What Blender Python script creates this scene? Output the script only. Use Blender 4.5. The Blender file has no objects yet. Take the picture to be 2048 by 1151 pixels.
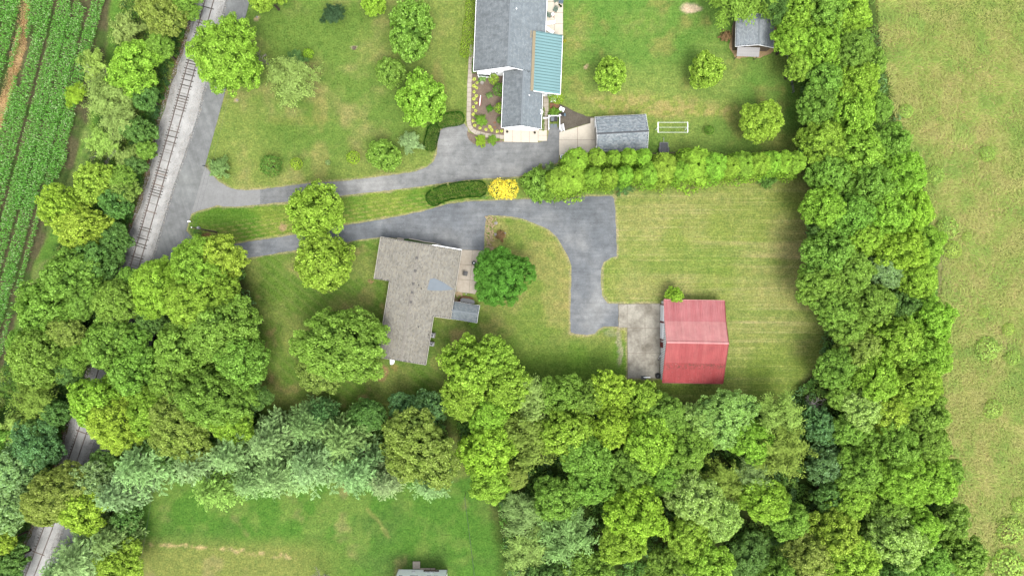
import bpy, bmesh, math, random
import numpy as np
from mathutils import Vector, Matrix
from mathutils.geometry import tessellate_polygon

# ------------------------------------------------------------------ scene basics
SC = bpy.context.scene
COL = SC.collection
S, H = 11.0, 124.0            # pixels of the photograph per metre on the ground, camera height
CX, CY = 1024.0, 575.5
cam_d = bpy.data.cameras.new('camera'); cam = bpy.data.objects.new('camera', cam_d); COL.objects.link(cam)
cam.location = (0, 0, H); cam.rotation_euler = (0, 0, 0)
cam_d.sensor_width = 36; cam_d.lens = 36 * H / (2048 / S); cam_d.clip_start = 1; cam_d.clip_end = 3000
SC.camera = cam
SUN_EL, SUN_AZ = math.radians(64), math.radians(160)   # azimuth clockwise from +Y
w = bpy.data.worlds.new('World'); SC.world = w; w.use_nodes = True
nt = w.node_tree; bg = nt.nodes['Background']
sky = nt.nodes.new('ShaderNodeTexSky'); sky.sky_type = 'NISHITA'; sky.sun_disc = False
sky.sun_elevation = SUN_EL; sky.sun_rotation = SUN_AZ; sky.air_density = 1.0; sky.dust_density = 4.0; sky.ozone_density = 1.0
hs = nt.nodes.new('ShaderNodeHueSaturation'); hs.inputs['Saturation'].default_value = 0.25
nt.links.new(sky.outputs[0], hs.inputs['Color']); nt.links.new(hs.outputs[0], bg.inputs[0])
bg.inputs[1].default_value = 0.15
sl = bpy.data.lights.new('sun', 'SUN'); sl.energy = .9; sl.angle = math.radians(24); sl.color = (1, 0.96, 0.9)
so = bpy.data.objects.new('sun', sl); COL.objects.link(so)
dv = Vector((math.sin(SUN_AZ) * math.cos(SUN_EL), math.cos(SUN_AZ) * math.cos(SUN_EL), math.sin(SUN_EL)))
so.rotation_euler = dv.to_track_quat('Z', 'Y').to_euler(); so.location = dv * 200
SC.view_settings.view_transform = 'Standard'; SC.view_settings.look = 'None'
SC.view_settings.gamma = 1; SC.view_settings.use_curve_mapping = False
SC.view_settings.exposure = 2.1
SC.cycles.max_bounces = 5; SC.cycles.diffuse_bounces = 3; SC.cycles.transmission_bounces = 3

RNG = np.random.default_rng(7); random.seed(7)
K = 4.0
def lin(c): c = c / 255.0; return c / 12.92 if c <= 0.04045 else ((c + 0.055) / 1.055) ** 2.4
def A(r, g, b): return (min(.82, lin(r) / K), min(.82, lin(g) / K), min(.82, lin(b) / K))
def A4(r, g, b): return A(r, g, b) + (1,)
def P(px, py, z=0.0):
    f = (H - z) / H
    return Vector(((px - CX) / S * f, (CY - py) / S * f, z))

# ------------------------------------------------------------------ object helpers
def tag(o, label=None, cat=None, group=None, kind=None):
    if label: o['label'] = label
    if cat: o['category'] = cat
    if group: o['group'] = group
    if kind: o['kind'] = kind
    return o
def empty(name, label, cat, loc=(0, 0, 0), rz=0, group=None):
    o = bpy.data.objects.new(name, None); COL.objects.link(o); o.location = loc; o.rotation_euler = (0, 0, rz)
    o.empty_display_size = .3
    return tag(o, label, cat, group)
def link(name, me, parent=None, loc=None):
    o = bpy.data.objects.new(name, me); COL.objects.link(o)
    if parent: o.parent = parent
    if loc is not None: o.location = loc
    return o
def copy_tree(o, parent=None):
    c = o.copy(); COL.objects.link(c); c.parent = parent
    for ch in list(o.children): copy_tree(ch, c)
    return c
def np_mesh(name, V, F, mat, col=None, smooth=False):
    V = np.asarray(V, dtype=np.float32); F = np.asarray(F, dtype=np.int32)
    me = bpy.data.meshes.new(name); n, k = F.shape
    me.vertices.add(len(V)); me.vertices.foreach_set('co', V.ravel())
    me.loops.add(n * k); me.loops.foreach_set('vertex_index', F.ravel())
    me.polygons.add(n); me.polygons.foreach_set('loop_start', np.arange(0, n * k, k, dtype=np.int32))
    if smooth: me.polygons.foreach_set('use_smooth', np.ones(n, dtype=bool))
    if col is not None:
        col = np.asarray(col)
        a = me.attributes.new('Col', 'FLOAT_COLOR', 'POINT')
        c = np.ones((len(V), 4), dtype=np.float32); c[:, :col.shape[1]] = col
        a.data.foreach_set('color', c.ravel())
    me.materials.append(mat); me.update(calc_edges=True); me.validate()
    return me
class MB:
    """collects boxes, tubes, polygons into one mesh"""
    def __init__(s): s.v = []; s.f = []
    def add(s, vs, fs):
        b = len(s.v); s.v += [tuple(v) for v in vs]; s.f += [tuple(i + b for i in f) for f in fs]; return s
    def box(s, c, d, rz=0, M=None):
        hx, hy, hz = d[0] / 2, d[1] / 2, d[2] / 2; cr, sr = math.cos(rz), math.sin(rz); vs = []
        for z in (-hz, hz):
            for x, y in ((-hx, -hy), (hx, -hy), (hx, hy), (-hx, hy)):
                vs.append(Vector((c[0] + x * cr - y * sr, c[1] + x * sr + y * cr, c[2] + z)))
        return s.add(vs, [(3, 2, 1, 0), (4, 5, 6, 7), (0, 1, 5, 4), (1, 2, 6, 5), (2, 3, 7, 6), (3, 0, 4, 7)])
    def tube(s, pts, rad, n=6, cap=True):
        pts = [Vector(p) for p in pts]; m = len(pts)
        if not hasattr(rad, '__len__'): rad = [rad] * m
        vs = []; fs = []
        for i, p in enumerate(pts):
            d = (pts[min(i + 1, m - 1)] - pts[max(i - 1, 0)]).normalized()
            a = d.cross(Vector((0, 0, 1)) if abs(d.z) < .95 else Vector((1, 0, 0))).normalized(); b = d.cross(a)
            for k in range(n):
                t = 2 * math.pi * k / n; vs.append(p + (a * math.cos(t) + b * math.sin(t)) * rad[i])
        for i in range(m - 1):
            for k in range(n): fs.append((i * n + k, i * n + (k + 1) % n, (i + 1) * n + (k + 1) % n, (i + 1) * n + k))
        if cap: fs += [tuple(range(n)), tuple(range((m - 1) * n, m * n))[::-1]]
        return s.add(vs, fs)
    def lathe(s, prof, c=(0, 0, 0), n=16):
        vs = []; fs = []; m = len(prof)
        for r, z in prof:
            for k in range(n):
                t = 2 * math.pi * k / n; vs.append((c[0] + r * math.cos(t), c[1] + r * math.sin(t), c[2] + z))
        for i in range(m - 1):
            for k in range(n): fs.append((i * n + k, i * n + (k + 1) % n, (i + 1) * n + (k + 1) % n, (i + 1) * n + k))
        fs += [tuple(range(n))[::-1], tuple(range((m - 1) * n, m * n))]
        return s.add(vs, fs)
    def prism(s, poly, z0, z1):
        """poly: list of (x,y); z1 may be a list"""
        n = len(poly); zt = z1 if hasattr(z1, '__len__') else [z1] * n
        tri = tessellate_polygon([[Vector((p[0], p[1], 0)) for p in poly]])
        vs = [(p[0], p[1], z0) for p in poly] + [(p[0], p[1], z) for p, z in zip(poly, zt)]
        fs = [(a + n, b + n, c + n) for a, b, c in tri] + [(i, (i + 1) % n, n + (i + 1) % n, n + i) for i in range(n)]
        return s.add(vs, fs)
    def mesh(s, name, mat, smooth=False):
        me = bpy.data.meshes.new(name); me.from_pydata(s.v, [], s.f); me.materials.append(mat)
        bm = bmesh.new(); bm.from_mesh(me); bmesh.ops.recalc_face_normals(bm, faces=bm.faces); bm.to_mesh(me); bm.free()
        if smooth:
            for p in me.polygons: p.use_smooth = True
        me.update(); return me
    def obj(s, name, mat, parent=None, loc=None, smooth=False): return link(name, s.mesh(name, mat, smooth), parent, loc)

# ------------------------------------------------------------------ numpy noise
def _h(ix, iy, seed):
    n = (ix.astype(np.int64) * 374761393 + iy.astype(np.int64) * 668265263 + seed * 1442695041) & 0xffffffff
    n = ((n ^ (n >> 13)) * 1274126177) & 0xffffffff
    return ((n ^ (n >> 16)) & 0xffff) / 65535.0
def vnoise(x, y, seed=0):
    ix, iy = np.floor(x), np.floor(y); fx, fy = x - ix, y - iy
    fx = fx * fx * (3 - 2 * fx); fy = fy * fy * (3 - 2 * fy)
    a, b, c, d = _h(ix, iy, seed), _h(ix + 1, iy, seed), _h(ix, iy + 1, seed), _h(ix + 1, iy + 1, seed)
    return (a * (1 - fx) + b * fx) * (1 - fy) + (c * (1 - fx) + d * fx) * fy
def fbm(x, y, seed=0, o=4):
    t = 0; am = .5; s_ = 0
    for i in range(o): t = t + am * vnoise(x * 2 ** i + i * 17.3, y * 2 ** i - i * 9.1, seed + i); s_ += am; am *= .55
    return t / s_
def sstep(a, b, x): t = np.clip((x - a) / (b - a), 0, 1); return t * t * (3 - 2 * t)
def inpoly(x, y, poly):
    r = np.zeros(x.shape, bool); n = len(poly)
    for i in range(n):
        x0, y0 = poly[i]; x1, y1 = poly[(i + 1) % n]
        if y0 == y1: continue
        c = (y0 > y) != (y1 > y); r ^= c & (x < (x1 - x0) * (y - y0) / (y1 - y0) + x0)
    return r
def pdist(x, y, poly, closed=True):
    d = np.full(x.shape, 1e9); n = len(poly)
    for i in range(n if closed else n - 1):
        x0, y0 = poly[i]; x1, y1 = poly[(i + 1) % n]; dx, dy = x1 - x0, y1 - y0
        t = np.clip(((x - x0) * dx + (y - y0) * dy) / (dx * dx + dy * dy + 1e-9), 0, 1)
        d = np.minimum(d, (x - x0 - t * dx) ** 2 + (y - y0 - t * dy) ** 2)
    return np.sqrt(d)

# ------------------------------------------------------------------ materials
class Mat:
    def __init__(s, name, rough=.85, spec=.2):
        s.m = bpy.data.materials.new(name); s.m.use_nodes = True; s.t = s.m.node_tree; s.b = s.t.nodes['Principled BSDF']
        s.b.inputs['Roughness'].default_value = rough; s.b.inputs['Specular IOR Level'].default_value = spec
    def n(s, ty, **kw):
        nd = s.t.nodes.new(ty)
        for k, v in kw.items(): setattr(nd, k, v)
        return nd
    def l(s, a, b): s.t.links.new(a, b)
    def coord(s, mode='Object', scale=(1, 1, 1)):
        tc = s.n('ShaderNodeTexCoord'); mp = s.n('ShaderNodeMapping'); mp.inputs['Scale'].default_value = scale
        s.l(tc.outputs[mode], mp.inputs[0]); return mp.outputs[0]
    def noise(s, vec, sc, det=4, rough=.6):
        nd = s.n('ShaderNodeTexNoise'); nd.inputs['Scale'].default_value = sc; nd.inputs['Detail'].default_value = det
        nd.inputs['Roughness'].default_value = rough; s.l(vec, nd.inputs['Vector']); return nd.outputs['Fac']
    def ramp(s, fac, stops):
        nd = s.n('ShaderNodeValToRGB'); s.l(fac, nd.inputs[0]); e = nd.color_ramp.elements
        while len(e) < len(stops): e.new(.5)
        for el, (p, c) in zip(e, stops): el.position = p; el.color = c if len(c) == 4 else tuple(c) + (1,)
        return nd.outputs[0]
    def mix(s, a, b, fac=.5, mode='MIX'):
        nd = s.n('ShaderNodeMix', data_type='RGBA', blend_type=mode)
        if hasattr(fac, 'is_linked') or hasattr(fac, 'links'): s.l(fac, nd.inputs['Factor'])
        else: nd.inputs['Factor'].default_value = fac
        for v, i in ((a, 6), (b, 7)):
            if hasattr(v, 'links'): s.l(v, nd.inputs[i])
            else: nd.inputs[i].default_value = v if len(v) == 4 else tuple(v) + (1,)
        return nd.outputs[2]
    def base(s, c):
        if hasattr(c, 'links'): s.l(c, s.b.inputs['Base Color'])
        else: s.b.inputs['Base Color'].default_value = c if len(c) == 4 else tuple(c) + (1,)
        return s
    def bump(s, fac, st=.3, dist=.02):
        b = s.n('ShaderNodeBump'); b.inputs['Strength'].default_value = st; b.inputs['Distance'].default_value = dist
        s.l(fac, b.inputs['Height']); s.l(b.outputs[0], s.b.inputs['Normal']); return s
def G(v): return (v, v, v, 1)
def simple(name, c, rough=.7, var=.12, sc=3, spec=.3, metal=0):
    m = Mat(name, rough, spec); co = m.coord(); f = m.noise(co, sc, 5)
    m.base(m.mix(c, m.ramp(f, [(.25, G(1 - var * 2)), (.75, G(1 + 0 * var))]), 1, 'MULTIPLY')); m.b.inputs['Metallic'].default_value = metal
    return m.m
def attr_mat(name, fine=8, amt=.3, rough=.95, spec=.03, bump=.4, mow=False):
    m = Mat(name, rough, spec); at = m.n('ShaderNodeAttribute', attribute_name='Col'); co = m.coord()
    f1 = m.noise(co, fine, 3, .75); f2 = m.noise(co, fine * .3, 4, .7)
    c = m.mix(at.outputs['Color'], m.ramp(f1, [(.3, G(1 - amt)), (.7, G(1 + amt))]), 1, 'MULTIPLY')
    c = m.mix(c, m.ramp(f2, [(.3, (1 - amt * .75, 1 - amt * .5, 1 - amt * .5, 1)), (.7, (1 + amt * .6, 1 + amt * .4, 1 + amt * .5, 1))]), 1, 'MULTIPLY')
    if mow:
        mp = m.n('ShaderNodeMapping'); mp.inputs['Scale'].default_value = (.035, 2.3, 1); mp.inputs['Rotation'].default_value = (0, 0, .01); m.l(co, mp.inputs[0]); ln = m.noise(mp.outputs[0], 1, 3, .75)
        bl = m.noise(co, .12, 3); k = m.mix(m.ramp(ln, [(.5, G(0)), (.62, G(1))]), m.ramp(bl, [(.35, G(.25)), (.55, G(1))]), 1, 'MULTIPLY')
        iv = m.n('ShaderNodeMath', operation='SUBTRACT'); iv.inputs[0].default_value = 1; m.l(at.outputs['Alpha'], iv.inputs[1])
        mm = m.n('ShaderNodeMath', operation='MULTIPLY'); m.l(k, mm.inputs[0]); m.l(iv.outputs[0], mm.inputs[1]); c = m.mix(c, m.mix(c, (1.42, 1.24, 1.65, 1), 1, 'MULTIPLY'), mm.outputs[0])
    m.base(c)
    if bump: m.bump(f1, bump, .06)
    return m.m
def leaf_mat(name, trans=.42, rough=.6):
    m = Mat(name, rough, .06)
    oi = m.n('ShaderNodeObjectInfo'); at = m.n('ShaderNodeAttribute', attribute_name='Col')
    c = m.mix(oi.outputs['Color'], at.outputs['Color'], 1, 'MULTIPLY')
    m.base(c)
    tr = m.n('ShaderNodeBsdfTranslucent'); m.l(m.mix(c, (1.15, 1.25, .5, 1), 1, 'MULTIPLY'), tr.inputs[0])
    mx = m.n('ShaderNodeMixShader'); mx.inputs[0].default_value = trans
    m.l(m.b.outputs[0], mx.inputs[1]); m.l(tr.outputs[0], mx.inputs[2])
    m.l(mx.outputs[0], m.t.nodes['Material Output'].inputs[0]); return m.m
M = {}
M['ground'] = attr_mat('ground_grass_soil', 3.2, .42, mow=True)
M['leaf'] = leaf_mat('leaf'); M['needle'] = leaf_mat('needle', .3, .7)
M['attr'] = attr_mat('coloured_grain', 14, .18, .85, .15, 0)
def bark():
    m = Mat('bark', .95, .1); co = m.coord('Object', (3, 3, .6)); f = m.noise(co, 4, 6)
    m.base(m.ramp(f, [(.3, A4(70, 60, 50)), (.7, A4(135, 122, 108))])); m.bump(f, .6, .03); return m.m
M['bark'] = bark()
M['deadwood'] = simple('dead_wood', A4(185, 178, 168), .9, .15, 5)
def asphalt(name, c1, c2, c3, grain=1, dirs=(.16, 1.9, 1), rot=0):
    m = Mat(name, .9, .2); co = m.coord()
    big = m.noise(co, .09, 5, .6); mid = m.noise(co, .55, 6, .7); mp = m.n('ShaderNodeMapping'); mp.inputs['Rotation'].default_value = (0, 0, rot); m.l(co, mp.inputs[0]); mq = m.n('ShaderNodeMapping'); mq.inputs['Scale'].default_value = dirs; m.l(mp.outputs[0], mq.inputs[0]); st = m.noise(mq.outputs[0], .9, 5, .65); fi = m.noise(co, 9, 3, .7)
    c = m.ramp(big, [(.3, c1), (.5, c2), (.7, c3)])
    c = m.mix(c, m.ramp(mid, [(.3, G(.74)), (.5, G(.98)), (.72, G(1.28))]), 1, 'MULTIPLY')
    c = m.mix(c, m.ramp(st, [(.35, G(.9)), (.65, G(1.1))]), 1, 'MULTIPLY')
    c = m.mix(c, m.ramp(fi, [(.3, G(1 - .12 * grain)), (.7, G(1 + .12 * grain))]), 1, 'MULTIPLY')
    cr = m.n('ShaderNodeTexNoise'); cr.inputs['Scale'].default_value = .35; cr.inputs['Detail'].default_value = 8; m.l(co, cr.inputs['Vector'])
    c = m.mix(c, m.ramp(cr.outputs['Fac'], [(.494, G(1)), (.5, G(1 - .22 * grain)), (.506, G(1))]), 1, 'MULTIPLY')
    sp = m.noise(co, 2.6, 4, .75); c = m.mix(c, (.34, .34, .33, 1), m.ramp(sp, [(.6, G(0)), (.8, G(.25 * grain))]))
    m.base(c); m.bump(fi, .2, .01); return m.m
M['road'] = asphalt('road_asphalt', A4(148, 150, 150), A4(156, 159, 158), A4(162, 165, 162), .3, (1.5, .04, 1), math.radians(-17))
M['drive'] = asphalt('old_driveway_asphalt', A4(138, 141, 142), A4(162, 164, 163), A4(190, 190, 187))
M['drive2'] = asphalt('sealed_driveway_asphalt', A4(120, 127, 133), A4(144, 149, 153), A4(178, 180, 179))
def concrete(name, c, dirt, amt=.35):
    m = Mat(name, .9, .2); co = m.coord(); a = m.noise(co, .35, 6, .65); b = m.noise(co, 2.2, 5, .7); fi = m.noise(co, 12, 2)
    cc = m.mix(c, dirt, m.ramp(a, [(.42, G(0)), (.68, G(amt * 2))]))
    cc = m.mix(cc, m.ramp(b, [(.3, G(1 - amt * .5)), (.7, G(1 + amt * .2))]), 1, 'MULTIPLY')
    cc = m.mix(cc, m.ramp(fi, [(.3, G(.93)), (.7, G(1.06))]), 1, 'MULTIPLY')
    m.base(cc); return m.m
M['conc'] = concrete('pale_concrete', (.28, .255, .21, 1), (.22, .195, .155, 1), .2)
M['conc_old'] = concrete('weathered_concrete', A4(212, 206, 190), A4(150, 143, 128), .5)
M['conc_walk'] = concrete('walkway_concrete', A4(234, 223, 204), A4(204, 191, 170), .3)
M['mulch'] = None
def mulch(name, a, b):
    m = Mat(name, .95, .1); co = m.coord(); f = m.noise(co, 6, 6, .8); g = m.noise(co, .7, 4)
    m.base(m.mix(m.ramp(f, [(.3, a), (.7, b)]), m.ramp(g, [(.3, G(.8)), (.7, G(1.15))]), 1, 'MULTIPLY')); m.bump(f, .7, .05); return m.m
M['mulch'] = mulch('brown_mulch', A4(128, 110, 96), A4(178, 160, 142))
M['tanmulch'] = mulch('tan_mulch', A4(190, 156, 112), A4(235, 208, 160))
M['ballast'] = mulch('grey_ballast', A4(196, 196, 192), A4(240, 240, 237))
M['rust'] = simple('rusty_rail_steel', A4(146, 126, 116), .5, .2, 8, .5, .3)
M['railtop'] = simple('worn_rail_steel', A4(176, 162, 154), .4, .1, 6, .5, .3)
for i, c in enumerate([(112, 104, 98), (150, 138, 128), (186, 162, 146), (205, 200, 194)]): M['tie%d' % i] = simple('sleeper_timber_%s' % 'abcd'[i], A4(*c), .95, .3, 6)
M['white'] = simple('white_paint', (.62, .63, .64, 1), .6, .05, 1.5)
M['offwhite'] = simple('cream_trim', A4(232, 226, 212), .6, .08, 2)
M['black'] = simple('black_plastic', A4(48, 50, 54), .5, .1)
M['darkgrey'] = simple('dark_grey_plastic', A4(85, 90, 96), .5, .1)
M['greyplast'] = simple('grey_plastic', A4(135, 142, 150), .5, .1)
M['steel'] = simple('galvanised_steel', A4(185, 188, 190), .4, .1, 4, .5, .4)
M['wood'] = simple('weathered_timber', A4(150, 132, 112), .9, .25, 5)
M['glass'] = simple('window_glass', A4(70, 82, 95), .12, .05, 1, .6)
M['tealdark'] = simple('teal_seam_base', A4(98, 142, 146), .7, .05)  # darker teal base that shows in the gaps between porch panels
M['red'] = simple('red_paint', A4(195, 60, 55), .5, .12)
M['redtrim'] = simple('barn_red_trim', A4(165, 45, 45), .6, .15)
M['teal'] = simple('teal_metal', A4(150, 198, 201), .5, .06, .6, .3)
M['tan'] = simple('tan_flashing', A4(190, 174, 138), .7, .1)
M['green'] = simple('green_plastic', A4(122, 155, 135), .6, .1)
M['blue'] = simple('blue_plastic', A4(110, 145, 165), .6, .1)
M['rubber'] = simple('tyre_rubber', A4(52, 52, 54), .8, .1)
M['brick'] = simple('brick_wall', A4(160, 105, 82), .9, .3, 4)
M['stone'] = simple('pale_stone', A4(205, 198, 188), .9, .2, 4)
M['tanstone'] = simple('tan_stone', A4(232, 206, 160), .9, .3, 4)
M['water'] = simple('pond_water', A4(60, 75, 75), .1, .1, 1, .6)
M['copper'] = simple('orange_brick_paving', A4(185, 130, 92), .9, .25, 4)
M['slate'] = simple('grey_membrane', A4(152, 164, 174), .8, .08, 1)
def barnred(name, c1, c2, dirty=False):
    m = Mat(name, .7, .1); ge = m.n('ShaderNodeNewGeometry'); co = ge.outputs['Position']
    mp = m.n('ShaderNodeMapping'); mp.inputs['Scale'].default_value = (1.6, .1, .1); m.l(co, mp.inputs[0])
    a = m.noise(mp.outputs[0], 1.1, 4); b = m.noise(co, .5, 6, .7)
    c = m.ramp(a, [(.3, c1), (.7, c2)])
    c = m.mix(c, m.ramp(b, [(.3, G(.82)), (.7, G(1.1))]), 1, 'MULTIPLY')
    st = m.noise(mp.outputs[0], 2.3, 2); c = m.mix(c, m.ramp(st, [(.66, G(1)), (.74, G(.74))]), 1, 'MULTIPLY')
    if dirty:
        d = m.noise(co, 2.2, 6, .8); sx = m.n('ShaderNodeSeparateXYZ'); m.l(co, sx.inputs[0])
        ma = m.n('ShaderNodeMath', operation='ADD'); m.l(sx.outputs['Y'], ma.inputs[0]); ma.inputs[1].default_value = 13.75
        ab = m.n('ShaderNodeMath', operation='ABSOLUTE'); m.l(ma.outputs[0], ab.inputs[0])
        gx = m.ramp(sx.outputs['X'], [(0, G(1)), (1, G(1))]); band = m.ramp(ab.outputs[0], [(.25, G(1)), (.75, G(.12))])
        c = m.mix(c, A4(112, 88, 72), m.mix(m.ramp(d, [(.45, G(0)), (.62, G(.9))]), band, 1, 'MULTIPLY'))
        e = m.noise(co, 4.5, 2); c = m.mix(c, A4(225, 190, 180), m.ramp(e, [(.68, G(0)), (.72, G(.7))]))
    m.base(c); return m.m
M['barn0'] = barnred('faded_red_metal', A4(218, 130, 133), A4(232, 154, 155))
M['barn1'] = barnred('pink_red_metal', A4(240, 160, 160), A4(250, 180, 176))
M['barn2'] = barnred('red_metal', A4(200, 98, 100), A4(214, 118, 116))
M['barn3'] = barnred('stained_red_metal', A4(196, 84, 86), A4(210, 102, 102), True)
# ------------------------------------------------------------------ lines of the railway and the road (photo pixels)
_rc = np.polyfit([-150, 0, 384, 540, 888, 1151, 1300], [456, 413, 307, 262, 151, 53, -8], 3)
def railx(py): return np.polyval(_rc, py)
def ball_l(py): return railx(py) - 24 + 4 * np.sin(py * .021)
def ball_r(py): return np.interp(py, [-200, 0, 233, 384, 495, 888, 1151, 1400], [506, 453, 396, 345, 312, 188, 94, 0])
def road_r(py): return np.interp(py, [-200, 0, 200, 384, 465, 560, 888, 1151, 1400], [556, 500, 446, 396, 371, 345, 240, 146, 52])

DRIVE_N = [(500, 381), (520, 379), (560, 374), (605, 368), (689, 361.7), (772, 351.7), (832, 343), (855, 333), (868, 322), (874, 308), (875, 290), (877, 272), (880, 262),
    (889, 255), (929, 248), (935, 256), (937, 268), (945, 285), (960, 291), (979, 286), (1005, 283), (1076, 285), (1094, 281), (1098, 263), (1098, 255), (1118, 255), (1119.5, 264),
    (1118, 311), (1117, 324), (1082, 338), (1051, 346), (1038, 353), (979, 356), (934, 360), (860, 369.5), (800, 378), (745, 384), (690, 390), (600, 400), (560, 405), (520, 408)]
APRON_N = [(411, 333), (423, 348), (438, 364), (454, 373), (470, 378.5), (493, 380.7), (520, 379), (520, 408.5), (477, 412.5), (448, 413), (435, 410), (419, 415), (399, 420.4), (382, 428), (372, 458), (375, 440)]
DRIVE_S = [(372, 460), (380, 470), (395, 481), (430, 488), (467, 489), (512, 480.7), (592, 469), (622, 465), (679, 452), (712, 447), (762, 439), (805, 430.7), (845, 423), (865, 417), (895, 408), (945, 402),
    (985, 401), (1040, 399), (1081, 397), (1129, 399), (1149, 395.5), (1175, 392.5), (1224, 392), (1228, 397), (1231, 430), (1232.5, 467), (1233.5, 512), (1221, 515.7), (1207.5, 524),
    (1202.5, 537), (1201.7, 570.7), (1204, 590.7), (1215.7, 606.7), (1236.5, 607.5), (1236.5, 652.5), (1207.5, 652.5), (1197.5, 657.5), (1189, 666.7), (1174, 669.5), (1151, 667), (1141.5, 664),
    (1140.7, 617), (1142.5, 550.7), (1142.5, 530.7), (1136, 512), (1127.5, 497.5), (1114, 474), (1097.5, 459), (1067.5, 445.7), (1044, 437), (1024, 433), (995.5, 430.7), (978.7, 430), (973.7, 432),
    (970, 450), (968.7, 467), (967.5, 501), (923.7, 498.5), (905, 495), (888.7, 492), (845, 482), (805, 477), (758.7, 474), (725, 478), (679, 485.7), (595, 499), (512, 513), (470, 517), (430, 527), (395, 545), (350, 572)]
PAD_BARN = [(1236.7, 607.3), (1322.5, 606.7), (1321, 690), (1318, 756), (1255.3, 755.7), (1254, 654.7), (1236.7, 654.7)]
MULCH_E = [(1118, 208), (1135, 215), (1152.5, 224.8), (1172.5, 232.6), (1189, 233.4), (1181, 236), (1181.2, 245.6), (1125.6, 262), (1119.5, 264), (1118, 240)]
BED = [(943, 140), (1010, 140), (1010, 272), (1005, 274), (968, 268), (950, 261), (942, 253), (940, 240), (941, 200)]
BED2 = [(934, 262), (940, 266), (952, 270), (968, 275), (1005, 280), (1005, 284), (979, 287), (960, 292), (948, 288), (938, 280), (934, 270)]
WALK = [(944.5, 90), (943, 105), (941.5, 120), (940, 153), (938.8, 168), (938, 209), (937.2, 235), (937.8, 249), (941.5, 258), (950.6, 264.5), (968.7, 270), (990, 273), (1008, 274.6)]
SHEDBED = [(1459, 96), (1466, 108), (1470, 116), (1478, 118), (1500, 114), (1520, 116), (1540, 108), (1553, 98), (1557, 82), (1555, 60), (1545, 50), (1465, 50)]

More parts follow.
